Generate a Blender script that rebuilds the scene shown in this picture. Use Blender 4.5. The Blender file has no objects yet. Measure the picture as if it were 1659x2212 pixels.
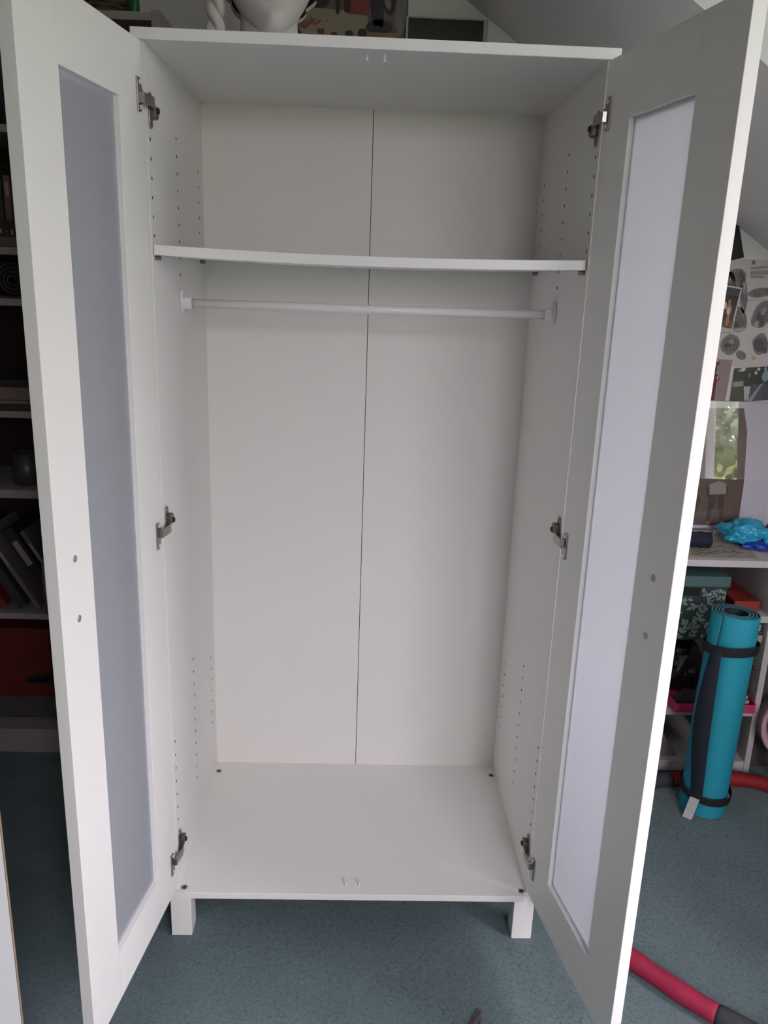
import bpy, bmesh, math, random
from mathutils import Vector, Matrix, noise
random.seed(7)
SC = bpy.context.scene
COL = SC.collection

# ------------------------------------------------------------------ camera
FPX, IW, IH = 1771.6, 1659.0, 2212.0
CAM = Vector((-0.0131, -1.5085, 1.4293))
PITCH, YAW, ROLL = 0.2793, 0.0332, 0.0353
_f = Vector((math.sin(YAW) * math.cos(PITCH), math.cos(YAW) * math.cos(PITCH), -math.sin(PITCH)))
_r = _f.cross(Vector((0, 0, 1))).normalized()
_u = _r.cross(_f)
_R = _r * math.cos(ROLL) + _u * math.sin(ROLL)
_U = -_r * math.sin(ROLL) + _u * math.cos(ROLL)
cd = bpy.data.cameras.new('camera')
cam = bpy.data.objects.new('camera', cd)
COL.objects.link(cam)
cd.sensor_fit = 'VERTICAL'
cd.sensor_height = 36.0
cd.lens = FPX / IH * 36.0
cd.clip_start = 0.02
cam.matrix_world = Matrix(((_R.x, _U.x, -_f.x, CAM.x), (_R.y, _U.y, -_f.y, CAM.y), (_R.z, _U.z, -_f.z, CAM.z), (0, 0, 0, 1)))
SC.camera = cam

# ------------------------------------------------------------------ world, light, exposure
SKY = 32.0
wd = bpy.data.worlds.new('overcast_sky')
SC.world = wd
wd.use_nodes = True
bg = wd.node_tree.nodes['Background']
bg.inputs[0].default_value = (0.98, 0.92, 1.0, 1)
# overcast sky: brightest overhead, a third of that at the horizon
_nt = wd.node_tree
_tc = _nt.nodes.new('ShaderNodeTexCoord')
_sx = _nt.nodes.new('ShaderNodeSeparateXYZ')
_nt.links.new(_tc.outputs['Generated'], _sx.inputs[0])
_mp = _nt.nodes.new('ShaderNodeMapRange')
_mp.inputs['From Min'].default_value = 0.0
_mp.inputs['From Max'].default_value = 1.0
_mp.inputs['To Min'].default_value = SKY / 3.0
_mp.inputs['To Max'].default_value = SKY
_nt.links.new(_sx.outputs['Z'], _mp.inputs['Value'])
_nt.links.new(_mp.outputs['Result'], bg.inputs[1])
SC.view_settings.view_transform = 'Standard'
SC.view_settings.look = 'None'
SC.view_settings.gamma = 1.0
SC.view_settings.use_curve_mapping = False
SC.view_settings.exposure = 0.10
SC.cycles.use_denoising = True
SC.cycles.max_bounces = 8
SC.cycles.diffuse_bounces = 5
SC.cycles.transmission_bounces = 8
SC.cycles.transparent_max_bounces = 12
SC.cycles.caustics_reflective = False
SC.cycles.caustics_refractive = False
SC.cycles.sample_clamp_indirect = 8.0


def portal(name, loc, direction, sx, sy):
    l = bpy.data.lights.new(name, 'AREA')
    l.shape = 'RECTANGLE'
    l.size, l.size_y = sx, sy
    l.cycles.is_portal = True
    o = bpy.data.objects.new(name, l)
    COL.objects.link(o)
    o.location = loc
    o.rotation_euler = Vector(direction).to_track_quat('-Z', 'Y').to_euler()
    return o


# dormer window to the right of the camera (opening y -2.45..-0.45, z 0.80..2.05)
DW_X, DW_Y0, DW_Y1, DW_Z0, DW_Z1 = 1.90, -1.55, -0.62, 0.86, 2.16
portal('window_daylight', (DW_X + 0.16, (DW_Y0 + DW_Y1) / 2, (DW_Z0 + DW_Z1) / 2), (-1, 0, 0), DW_Z1 - DW_Z0, DW_Y1 - DW_Y0)

# unseen gable window behind the camera, added as source of the front light
FW_X0, FW_X1, FW_Z0, FW_Z1 = 0.32, 1.45, 0.95, 2.20
portal('gable_daylight', ((FW_X0 + FW_X1) / 2, -2.75 - 0.16, (FW_Z0 + FW_Z1) / 2), (0, 1, 0), FW_X1 - FW_X0, FW_Z1 - FW_Z0)


# ------------------------------------------------------------------ helpers
def W(px, py, Y):
    """point of the photograph on the upright plane y = Y"""
    d = _f + _R * ((px - IW / 2) / FPX) - _U * ((py - IH / 2) / FPX)
    return CAM + d * ((Y - CAM.y) / d.y)


def F(px, py, z=0.0):
    """point of the photograph on the level plane z"""
    d = _f + _R * ((px - IW / 2) / FPX) - _U * ((py - IH / 2) / FPX)
    return CAM + d * ((z - CAM.z) / d.z)


MATS = {}


def srgb(*c):
    return tuple(((v / 255.0) / 12.92 if v / 255.0 <= 0.04045 else ((v / 255.0 + 0.055) / 1.055) ** 2.4) for v in c)


def mat(name, color, rough=0.5, metal=0.0, var=0.06, scale=30.0, bump=0.0, bscale=200.0, spec=0.5, coat=0.0):
    if name in MATS:
        return MATS[name]
    m = bpy.data.materials.new(name)
    m.use_nodes = True
    nt = m.node_tree
    p = nt.nodes['Principled BSDF']
    p.inputs['Roughness'].default_value = rough
    p.inputs['Metallic'].default_value = metal
    p.inputs['Specular IOR Level'].default_value = spec
    p.inputs['Coat Weight'].default_value = coat
    tc = nt.nodes.new('ShaderNodeTexCoord')
    n = nt.nodes.new('ShaderNodeTexNoise')
    n.inputs['Scale'].default_value = scale
    n.inputs['Detail'].default_value = 4
    nt.links.new(tc.outputs['Object'], n.inputs['Vector'])
    rmp = nt.nodes.new('ShaderNodeMix')
    rmp.data_type = 'RGBA'
    a = [max(0, v * (1 - var)) for v in color[:3]] + [1]
    b = [min(1, v * (1 + var)) for v in color[:3]] + [1]
    rmp.inputs['A'].default_value = a
    rmp.inputs['B'].default_value = b
    nt.links.new(n.outputs['Fac'], rmp.inputs['Factor'])
    nt.links.new(rmp.outputs['Result'], p.inputs['Base Color'])
    if bump > 0:
        n2 = nt.nodes.new('ShaderNodeTexNoise')
        n2.inputs['Scale'].default_value = bscale
        n2.inputs['Detail'].default_value = 3
        nt.links.new(tc.outputs['Object'], n2.inputs['Vector'])
        bp = nt.nodes.new('ShaderNodeBump')
        bp.inputs['Strength'].default_value = bump
        bp.inputs['Distance'].default_value = 0.002
        nt.links.new(n2.outputs['Fac'], bp.inputs['Height'])
        nt.links.new(bp.outputs['Normal'], p.inputs['Normal'])
    MATS[name] = m
    return m


class MB:
    """collects geometry in world coordinates; build() links it as one mesh object"""

    def __init__(self, xf=None):
        self.bm = bmesh.new()
        self.xf = xf or (lambda p: Vector(p))

    def v(self, p):
        return self.bm.verts.new(self.xf(p))

    def face(self, pts):
        return self.bm.faces.new([self.v(p) for p in pts])

    def hexa(self, c):
        vs = [self.v(p) for p in c]
        for q in ((0, 1, 2, 3), (4, 5, 6, 7), (0, 1, 5, 4), (1, 2, 6, 5), (2, 3, 7, 6), (3, 0, 4, 7)):
            self.bm.faces.new([vs[i] for i in q])
        return self

    def box(self, x0, x1, y0, y1, z0, z1):
        return self.hexa([(x0, y0, z0), (x1, y0, z0), (x1, y1, z0), (x0, y1, z0), (x0, y0, z1), (x1, y0, z1), (x1, y1, z1), (x0, y1, z1)])

    def prism(self, poly, fn, t0, t1):
        """poly of 2-D points, fn(a, b, t) -> point"""
        A = [self.v(fn(a, b, t0)) for a, b in poly]
        B = [self.v(fn(a, b, t1)) for a, b in poly]
        n = len(poly)
        self.bm.faces.new(A)
        self.bm.faces.new(B)
        for i in range(n):
            self.bm.faces.new([A[i], A[(i + 1) % n], B[(i + 1) % n], B[i]])
        return self

    def tube(self, pts, r, n=12, closed=False, caps=True):
        pts = [Vector(p) for p in pts]
        rr = r if isinstance(r, (list, tuple)) else [r] * len(pts)
        rings = []
        m = len(pts)
        prev = None
        for i, p in enumerate(pts):
            if closed:
                t = pts[(i + 1) % m] - pts[i - 1]
            else:
                t = pts[min(i + 1, m - 1)] - pts[max(i - 1, 0)]
            t.normalize()
            if prev is None:
                a = t.cross(Vector((0, 0, 1)))
                if a.length < 1e-3:
                    a = t.cross(Vector((0, 1, 0)))
            else:
                a = prev - t * prev.dot(t)
            a.normalize()
            prev = a
            b = t.cross(a)
            rings.append([self.v(p + (a * math.cos(2 * math.pi * k / n) + b * math.sin(2 * math.pi * k / n)) * rr[i]) for k in range(n)])
        for i in range(m if closed else m - 1):
            A, B = rings[i], rings[(i + 1) % m]
            for k in range(n):
                self.bm.faces.new([A[k], A[(k + 1) % n], B[(k + 1) % n], B[k]])
        if caps and not closed:
            self.bm.faces.new(rings[0])
            self.bm.faces.new(rings[-1])
        return self

    def lathe(self, prof, o, axis=(0, 0, 1), n=24):
        ax = Vector(axis).normalized()
        a = ax.cross(Vector((0.3, 1, 0.2))).normalized()
        b = ax.cross(a)
        o = Vector(o)
        rings = []
        for r, h in prof:
            if r < 1e-6:
                rings.append([self.v(o + ax * h)])
            else:
                rings.append([self.v(o + ax * h + (a * math.cos(2 * math.pi * k / n) + b * math.sin(2 * math.pi * k / n)) * r) for k in range(n)])
        for A, B in zip(rings, rings[1:]):
            for k in range(n):
                q = []
                for vv in (A[k % len(A)], A[(k + 1) % len(A)], B[(k + 1) % len(B)], B[k % len(B)]):
                    if vv not in q:
                        q.append(vv)
                if len(q) > 2:
                    self.bm.faces.new(q)
        if len(rings[0]) > 1:
            self.bm.faces.new(rings[0])
        if len(rings[-1]) > 1:
            self.bm.faces.new(rings[-1])
        return self

    def grid(self, fn, nu, nv, cu=False, cv=False):
        V = [[self.v(fn(i / (nu if cu else nu - 1), j / (nv if cv else nv - 1))) for j in range(nv)] for i in range(nu)]
        for i in range(nu if cu else nu - 1):
            for j in range(nv if cv else nv - 1):
                self.bm.faces.new([V[i][j], V[(i + 1) % nu][j], V[(i + 1) % nu][(j + 1) % nv], V[i][(j + 1) % nv]])
        return self

    def build(self, name, m, parent=None, bevel=0.0, seg=2, smooth=False, normals=True):
        if normals:
            bmesh.ops.recalc_face_normals(self.bm, faces=self.bm.faces)
        me = bpy.data.meshes.new(name)
        self.bm.to_mesh(me)
        self.bm.free()
        for mm in (m if isinstance(m, (list, tuple)) else [m]):
            me.materials.append(mm)
        if smooth:
            for p in me.polygons:
                p.use_smooth = True
        o = bpy.data.objects.new(name, me)
        COL.objects.link(o)
        if parent is not None:
            setp(o, parent)
        if bevel > 0:
            b = o.modifiers.new('bevel', 'BEVEL')
            b.width = bevel
            b.segments = seg
            b.limit_method = 'ANGLE'
            b.angle_limit = math.radians(40)
            b.harden_normals = False
        return o


def setp(o, parent):
    o.parent = parent
    if parent.parent is None and parent.type == 'EMPTY':
        o.matrix_parent_inverse = Matrix.Translation(-parent.location)


def tag(o, label, cat, group=None, kind=None):
    o['label'] = label
    o['category'] = cat
    if group:
        o['group'] = group
    if kind:
        o['kind'] = kind
    return o


def thing(name, label, cat, loc=(0, 0, 0), group=None):
    o = bpy.data.objects.new(name, None)
    o.empty_display_size = 0.05
    COL.objects.link(o)
    o.location = loc
    return tag(o, label, cat, group)


def struct(o):
    o['kind'] = 'structure'
    return o


# ------------------------------------------------------------------ materials
M_WALL = mat('wall_paint', (0.70, 0.68, 0.66), 0.85, var=0.03, scale=6, bump=0.15, bscale=120)
M_CEIL = mat('ceiling_paint', (0.70, 0.69, 0.695), 0.85, var=0.03, scale=5, bump=0.12, bscale=110)
M_WHITE = mat('white_foil', (0.80, 0.785, 0.765), 0.42, var=0.012, scale=14, spec=0.4)
M_EDGE = mat('white_edge_band', (0.82, 0.805, 0.80), 0.38, var=0.012, scale=20)
M_BACK = mat('back_board', (0.76, 0.74, 0.71), 0.55, var=0.015, scale=10, bump=0.05, bscale=300)
M_STEEL = mat('nickel_steel', (0.34, 0.32, 0.30), 0.28, metal=1.0, var=0.15, scale=90)
M_DSTEEL = mat('dark_steel', (0.10, 0.09, 0.085), 0.4, metal=0.8, var=0.2, scale=80)
M_BLACK = mat('black_plastic', (0.012, 0.012, 0.013), 0.35)
M_HOLE = mat('drilled_hole', (0.03, 0.027, 0.024), 0.9)
M_CLEAR = mat('clear_plastic_pin', (0.66, 0.68, 0.68), 0.15, spec=0.8)
M_RAIL = mat('white_lacquered_tube', (0.76, 0.75, 0.745), 0.33, var=0.02)


def m_frost():
    m = bpy.data.materials.new('frosted_acrylic')
    m.use_nodes = True
    nt = m.node_tree
    p = nt.nodes['Principled BSDF']
    p.inputs['Base Color'].default_value = (0.64, 0.66, 0.71, 1)
    p.inputs['Roughness'].default_value = 0.38
    tr = nt.nodes.new('ShaderNodeBsdfTranslucent')
    tr.inputs[0].default_value = (0.95, 0.96, 1.0, 1)
    mx = nt.nodes.new('ShaderNodeMixShader')
    mx.inputs[0].default_value = 0.68
    # fine vertical ribs
    tc = nt.nodes.new('ShaderNodeTexCoord')
    wv = nt.nodes.new('ShaderNodeTexWave')
    wv.bands_direction = 'Y'
    wv.inputs['Scale'].default_value = 90
    nt.links.new(tc.outputs['Object'], wv.inputs['Vector'])
    bp = nt.nodes.new('ShaderNodeBump')
    bp.inputs['Strength'].default_value = 0.12
    bp.inputs['Distance'].default_value = 0.001
    nt.links.new(wv.outputs['Fac'], bp.inputs['Height'])
    nt.links.new(bp.outputs['Normal'], p.inputs['Normal'])
    out = nt.nodes['Material Output']
    nt.links.new(p.outputs[0], mx.inputs[1])
    nt.links.new(tr.outputs[0], mx.inputs[2])
    nt.links.new(mx.outputs[0], out.inputs[0])
    return m


M_FROST = m_frost()


def m_carpet():
    m = bpy.data.materials.new('teal_carpet')
    m.use_nodes = True
    nt = m.node_tree
    L = nt.links.new
    p = nt.nodes['Principled BSDF']
    p.inputs['Roughness'].default_value = 0.95
    p.inputs['Specular IOR Level'].default_value = 0.1
    p.inputs['Sheen Weight'].default_value = 0.15
    tc = nt.nodes.new('ShaderNodeTexCoord')
    big = nt.nodes.new('ShaderNodeTexNoise')
    big.inputs['Scale'].default_value = 7
    big.inputs['Detail'].default_value = 3
    L(tc.outputs['Object'], big.inputs['Vector'])
    fine = nt.nodes.new('ShaderNodeTexNoise')
    fine.inputs['Scale'].default_value = 150
    fine.inputs['Detail'].default_value = 8
    fine.inputs['Roughness'].default_value = 0.82
    L(tc.outputs['Object'], fine.inputs['Vector'])
    mx = nt.nodes.new('ShaderNodeMix')
    mx.data_type = 'RGBA'
    mx.inputs['A'].default_value = (0.138, 0.208, 0.224, 1)
    mx.inputs['B'].default_value = (0.214, 0.304, 0.324, 1)
    L(big.outputs['Fac'], mx.inputs['Factor'])
    mx2 = nt.nodes.new('ShaderNodeMix')
    mx2.data_type = 'RGBA'
    mx2.blend_type = 'MULTIPLY'
    mx2.inputs['Factor'].default_value = 0.45
    cr = nt.nodes.new('ShaderNodeValToRGB')
    cr.color_ramp.elements[0].position = 0.32
    cr.color_ramp.elements[0].color = (0.45, 0.45, 0.45, 1)
    cr.color_ramp.elements[1].position = 0.68
    cr.color_ramp.elements[1].color = (1.25, 1.25, 1.25, 1)
    L(fine.outputs['Fac'], cr.inputs['Fac'])
    L(mx.outputs['Result'], mx2.inputs['A'])
    L(cr.outputs['Color'], mx2.inputs['B'])
    L(mx2.outputs['Result'], p.inputs['Base Color'])
    # scattered dents in the pile over a fine grain
    dent = nt.nodes.new('ShaderNodeTexNoise')
    dent.inputs['Scale'].default_value = 120
    dent.inputs['Detail'].default_value = 8
    dent.inputs['Roughness'].default_value = 0.8
    L(tc.outputs['Object'], dent.inputs['Vector'])
    dr = nt.nodes.new('ShaderNodeMapRange')
    dr.interpolation_type = 'SMOOTHSTEP'
    dr.inputs['From Min'].default_value = 0.52
    dr.inputs['From Max'].default_value = 0.70
    dr.inputs['To Min'].default_value = 1.0
    dr.inputs['To Max'].default_value = 0.0
    L(dent.outputs['Fac'], dr.inputs['Value'])
    sc = nt.nodes.new('ShaderNodeMath')
    sc.operation = 'MULTIPLY_ADD'
    sc.inputs[1].default_value = 1.1
    L(fine.outputs['Fac'], sc.inputs[0])
    L(dr.outputs['Result'], sc.inputs[2])
    bp = nt.nodes.new('ShaderNodeBump')
    bp.inputs['Strength'].default_value = 0.8
    bp.inputs['Distance'].default_value = 0.006
    L(sc.outputs[0], bp.inputs['Height'])
    L(bp.outputs['Normal'], p.inputs['Normal'])
    return m


M_CARPET = m_carpet()


def m_glass(name, tint=(1, 1, 1), faces=1.0):
    m = bpy.data.materials.new(name)
    m.use_nodes = True
    nt = m.node_tree
    nt.nodes.remove(nt.nodes['Principled BSDF'])
    t = nt.nodes.new('ShaderNodeBsdfTransparent')
    t.inputs[0].default_value = (*tint, 1)
    g = nt.nodes.new('ShaderNodeBsdfGlossy')
    g.inputs['Roughness'].default_value = 0.01
    fr = nt.nodes.new('ShaderNodeFresnel')
    fr.inputs[0].default_value = 1.5
    mx = nt.nodes.new('ShaderNodeMixShader')
    geo = nt.nodes.new('ShaderNodeNewGeometry')          # reflect at the entry face only
    inv = nt.nodes.new('ShaderNodeMath')
    inv.operation = 'SUBTRACT'
    inv.inputs[0].default_value = 1.0
    nt.links.new(geo.outputs['Backfacing'], inv.inputs[1])
    mul = nt.nodes.new('ShaderNodeMath')
    mul.operation = 'MULTIPLY'
    nt.links.new(fr.outputs[0], mul.inputs[0])
    nt.links.new(inv.outputs[0], mul.inputs[1])
    mu2 = nt.nodes.new('ShaderNodeMath')
    mu2.operation = 'MULTIPLY'
    mu2.inputs[1].default_value = faces                  # both faces of a sheet reflect
    mu2.use_clamp = True
    nt.links.new(mul.outputs[0], mu2.inputs[0])
    nt.links.new(mu2.outputs[0], mx.inputs[0])
    nt.links.new(t.outputs[0], mx.inputs[1])
    nt.links.new(g.outputs[0], mx.inputs[2])
    nt.links.new(mx.outputs[0], nt.nodes['Material Output'].inputs[0])
    return m


M_PANE = m_glass('window_glass')

# ------------------------------------------------------------------ the room
YB = 1.0                                       # back gable wall
SLOPE = 0.66


def zc(x):
    return 2.155 - SLOPE * (x - 0.243)


ZTOP = 2.45
XTOP = 0.243 + (2.155 - ZTOP) / SLOPE
XL, YF = -1.75, -2.75
CH0, CH1 = 0.18, YF                         # dormer cheeks
ZD = 2.24                                      # dormer ceiling
XD = 0.243 + (2.155 - ZD) / SLOPE
KX = DW_X
T = 0.10
struct(MB().box(XL - T, KX + T, YF - T, YB + T, -T, 0).build('floor', M_CARPET))
struct(MB().box(XL - T, KX + T, YB, YB + T, 0, ZTOP + T).build('wall_back', M_WALL))
for x0, x1, z0, z1 in ((XL - T, FW_X0, 0, ZTOP + T), (FW_X1, KX + T, 0, ZTOP + T), (FW_X0, FW_X1, 0, FW_Z0), (FW_X0, FW_X1, FW_Z1, ZTOP + T)):
    struct(MB().box(x0, x1, YF - T, YF, z0, z1).build('wall_front', M_WALL))
struct(MB().box(XL - T, XL, YF, YB, 0, ZTOP + T).build('wall_left', mat('dark_unseen_wall', (0.11, 0.075, 0.055), 0.7, var=.2, scale=8)))  # unseen wall, made dark brown to cut bounce light on the bookcase
struct(MB().box(XL, XTOP, YF, YB, ZTOP, ZTOP + T).build('ceiling', M_CEIL))
up = lambda x: zc(x)
for a, b in ((YB, CH0 + 0.06),):
    struct(MB().prism([(XTOP, ZTOP), (KX, zc(KX)), (KX, zc(KX) + 0.13), (XTOP, ZTOP + 0.13)], lambda x, z, t: (x, t, z), a, b).build('ceiling_slope', M_CEIL))
struct(MB().prism([(XTOP, ZTOP), (XD, ZD), (XD, ZD + 0.13), (XTOP, ZTOP + 0.13)], lambda x, z, t: (x, t, z), CH0, CH1).build('ceiling_slope', M_CEIL))
struct(MB().box(XD, KX + T, CH1 - T, CH0 + T, ZD, ZD + 0.1).build('ceiling_dormer', M_CEIL))
for y0, y1 in ((CH0, CH0 + 0.06),):
    struct(MB().prism([(XD, ZD), (KX, zc(KX)), (KX, ZD)], lambda x, z, t: (x, t, z), y0, y1).build('wall_dormer', M_CEIL))
struct(MB().box(KX, KX + T, CH0, YB, 0, zc(KX) + 0.2).build('wall_right', M_WALL))
struct(MB().box(KX, KX + T, CH1, CH0, 0, DW_Z0).build('wall_right', M_WALL))
struct(MB().box(KX, KX + T, CH1, CH0, DW_Z1, ZD).build('wall_right', M_WALL))
struct(MB().box(KX, KX + T, CH1, DW_Y0, DW_Z0, DW_Z1).build('wall_right', M_WALL))
struct(MB().box(KX, KX + T, DW_Y1, CH0, DW_Z0, DW_Z1).build('wall_right', M_WALL))
# window frame with three casements
win = bpy.data.objects.new('window_1', None)
COL.objects.link(win)
win.location = (KX + 0.05, (DW_Y0 + DW_Y1) / 2, DW_Z0)
win['kind'] = 'structure'
M_WF = mat('window_frame_white', (0.78, 0.78, 0.78), 0.4)
fx0, fx1 = KX + 0.02, KX + 0.075
nP = 2
step = (DW_Y1 - DW_Y0) / nP
for z0, z1 in ((DW_Z0, DW_Z0 + 0.055), (DW_Z1 - 0.055, DW_Z1)):
    MB().box(fx0, fx1, DW_Y0, DW_Y1, z0, z1).build('frame_rail', M_WF, win, bevel=0.004)
for k in range(nP + 1):
    yc = DW_Y0 + k * step
    h = 0.032
    y0, y1 = max(DW_Y0, yc - h), min(DW_Y1, yc + h)
    MB().box(fx0, fx1, y0, y1, DW_Z0 + 0.055, DW_Z1 - 0.055).build('frame_post', M_WF, win, bevel=0.004)
for k in range(nP):
    MB().box(fx0 + 0.024, fx0 + 0.028, DW_Y0 + k * step + 0.03, DW_Y0 + (k + 1) * step - 0.03, DW_Z0 + 0.053, DW_Z1 - 0.053).build('pane', M_PANE, win)
struct(MB().box(KX - 0.12, KX + 0.02, DW_Y0 - 0.05, DW_Y1 + 0.05, DW_Z0 - 0.03, DW_Z0).build('trim_1', M_WF, bevel=0.004))

gw = bpy.data.objects.new('added_window', None)  # unseen window, added to let in the frontal light
COL.objects.link(gw)
gw.location = ((FW_X0 + FW_X1) / 2, YF - 0.05, FW_Z0)
gw['kind'] = 'structure'
for z0, z1 in ((FW_Z0, FW_Z0 + 0.055), (FW_Z1 - 0.055, FW_Z1)):
    MB().box(FW_X0, FW_X1, YF - 0.075, YF - 0.02, z0, z1).build('frame_rail', M_WF, gw, bevel=0.004)
xm = (FW_X0 + FW_X1) / 2
for a, b in ((FW_X0, FW_X0 + 0.05), (xm - 0.035, xm + 0.035), (FW_X1 - 0.05, FW_X1)):
    MB().box(a, b, YF - 0.075, YF - 0.02, FW_Z0 + 0.055, FW_Z1 - 0.055).build('frame_post', M_WF, gw, bevel=0.004)
for a, b in ((FW_X0 + 0.048, xm - 0.033), (xm + 0.033, FW_X1 - 0.048)):
    MB().box(a, b, YF - 0.050, YF - 0.046, FW_Z0 + 0.053, FW_Z1 - 0.053).build('pane', M_PANE, gw)

lawn = MB().box(-14, 22, -24, 14, -3.1, -3.0).build('lawn', mat('lawn_grass', (0.11, 0.14, 0.07), 0.95, var=.4, scale=2.0))  # unseen ground added to darken the light from below the horizon
tag(lawn, 'green lawn added unseen below the windows to darken light from below', 'lawn')


# garden tree outside the dormer window
def tree(label, cx, cy, cz, rx, rz, n, col):
    t = thing('garden_tree', label, 'tree', (cx, cy, -2.99))
    MB().tube([(cx, cy, -2.96), (cx + .05, cy, cz - rz), (cx, cy + .08, cz)], [0.16, 0.12, 0.05], 10).build('trunk', mat('bark', (0.10, 0.08, 0.06), 0.9, var=.3), t)
    b = MB()
    for i in range(n):
        d = Vector((random.gauss(0, 1), random.gauss(0, 1), random.gauss(0, 1))).normalized()
        r = random.random() ** 0.4
        lump = 0.75 + 0.35 * noise.noise(d * 2.3 + Vector((cx, cy, 0)))
        p = Vector((cx + d.x * rx * r * lump, cy + d.y * rx * r * lump, cz + d.z * rz * r * lump))
        a = Vector((random.uniform(-1, 1), random.uniform(-1, 1), random.uniform(-1, 1))).normalized()
        c = a.cross(Vector((random.uniform(-1, 1), random.uniform(-1, 1), random.uniform(-1, 1)))).normalized()
        s = random.uniform(0.06, 0.13)
        b.face([p - a * s, p + c * s * .5, p + a * s, p - c * s * .5])
    o = b.build('foliage', mat('leaf_' + str(round(cy, 1)), col, 0.6, var=0.45, scale=1.2), t, normals=False)
    o['kind'] = 'stuff'


tree('tall leafy green tree standing outside beyond the window', 4.7, -6.6, 2.3, 1.9, 2.0, 3000, (0.30, 0.42, 0.20))
tree('yellow green shrub growing outside below the window', 3.9, -5.2, 0.4, 1.0, 1.0, 1300, (0.46, 0.52, 0.18))



def sky_block_hedge(label, fn, nu, nv, col):  # unseen foliage rows added to cut the light from the low sky
    b = MB()
    b.grid(fn, nu, nv)
    tag(b.build('sky_block_hedge', mat('sky_block_hedge_' + label[:6], col, 0.8, var=.6, scale=3.0), smooth=False), label, 'sky_block_hedge')


def hpt(i, j, A, B, z1, th, seed):
    # closed-over-the-top bumpy wall of foliage from A to B
    p = A.lerp(B, i)
    nrm = (B - A).cross(Vector((0, 0, 1))).normalized()
    if j < 0.4:
        q, z = -th, -3.0 + (z1 + 3.0) * j / 0.4
    elif j < 0.6:
        q, z = -th + 2 * th * (j - 0.4) / 0.2, z1
    else:
        q, z = th, z1 - (z1 + 3.0) * (j - 0.6) / 0.4
    n = noise.noise(Vector((p.x, p.y, z)) * 0.7 + Vector((seed, 0, 0))) * 0.55 + noise.noise(Vector((p.x, p.y, z)) * 2.6 + Vector((0, seed, q))) * 0.28
    if z < -2.95:
        n = 0
    return p + nrm * (q + (n if j < .5 else -n)) + Vector((0, 0, z + (n if 0.38 < j < .62 else 0)))


sky_block_hedge('tall dense green hedge closing the garden beyond the gable window', lambda i, j: hpt(i, j, Vector((-7, -9.5, 0)), Vector((9, -9.5, 0)), 1.75, 0.8, 1.0), 90, 34, (0.22, 0.26, 0.16))
sky_block_hedge('paler green hedge along the garden side beyond the dormer window', lambda i, j: hpt(i, j, Vector((9.6, -8.2, 0)), Vector((9.6, 6, 0)), 1.9, 0.8, 4.0), 80, 34, (0.25, 0.29, 0.18))

# ------------------------------------------------------------------ the wardrobe
H = 1.8067
XI, XO = 0.386, 0.403
ZB = 0.1145
SF, YBK = 0.012, 0.506                          # side panel front, back panel front
wr = thing('wardrobe', 'tall white wardrobe with both doors wide open and empty inside', 'wardrobe', (0, 0.25, 0))
MB().box(-0.405, 0.405, 0, 0.512, H - 0.018, H).build('top_panel', M_EDGE, wr, bevel=0.0012)
MB().box(-0.404, 0.404, 0.001, 0.512, ZB - 0.0155, ZB).build('bottom_panel', M_WHITE, wr, bevel=0.0012)
for s in (-1, 1):
    MB().box(min(s * XI, s * XO), max(s * XI, s * XO), SF, 0.512, ZB, H - 0.018).build('side_panel', M_WHITE, wr, bevel=0.0008)
XSEAM = -0.001
MB().box(-XI, XSEAM - 0.0008, YBK, YBK + 0.004, ZB, H - 0.018).build('back_panel', M_BACK, wr)
MB().box(XSEAM + 0.0008, XI, YBK, YBK + 0.004, ZB, H - 0.018).build('back_panel', M_BACK, wr)
MB().box(XSEAM - 0.02, XSEAM + 0.02, YBK + 0.0045, YBK + 0.0065, ZB, H - 0.018).build('seam_strip', M_HOLE, wr)
for sx in (-1, 1):
    for y in (0.001, 0.462):
        a, b = sorted((sx * 0.4035, sx * 0.3585))
        MB().box(a, b, y, y + 0.046, 0, ZB - 0.0155).build('leg', M_WHITE, wr, bevel=0.0015)

# adjustable shelf, sagging in the middle
ZS = 1.470
shf = MB()
nx = 24


def sag(x):
    return -0.0068 * (1 - (x / XI) ** 2)


cols = []
for i in range(nx + 1):
    x = -XI + 0.0015 + (2 * XI - 0.003) * i / nx
    cols.append([shf.v((x, y, z + sag(x))) for (y, z) in ((0.018, ZS - 0.0175), (0.018, ZS), (0.492, ZS), (0.492, ZS - 0.0175))])
for A, B in zip(cols, cols[1:]):
    for k in range(4):
        shf.bm.faces.new([A[k], A[(k + 1) % 4], B[(k + 1) % 4], B[k]])
shf.bm.faces.new(cols[0])
shf.bm.faces.new(cols[-1])
shf.build('shelf', M_EDGE, wr, bevel=0.0008)
for s in (-1, 1):
    for y in (0.031, 0.452):
        x0, x1 = sorted((s * XI, s * (XI - 0.011)))
        MB().tube([(x0, y, ZS - 0.0225), (x1, y, ZS - 0.0225)], 0.0042, 10).build('shelf_pin', M_STEEL, wr)

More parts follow.
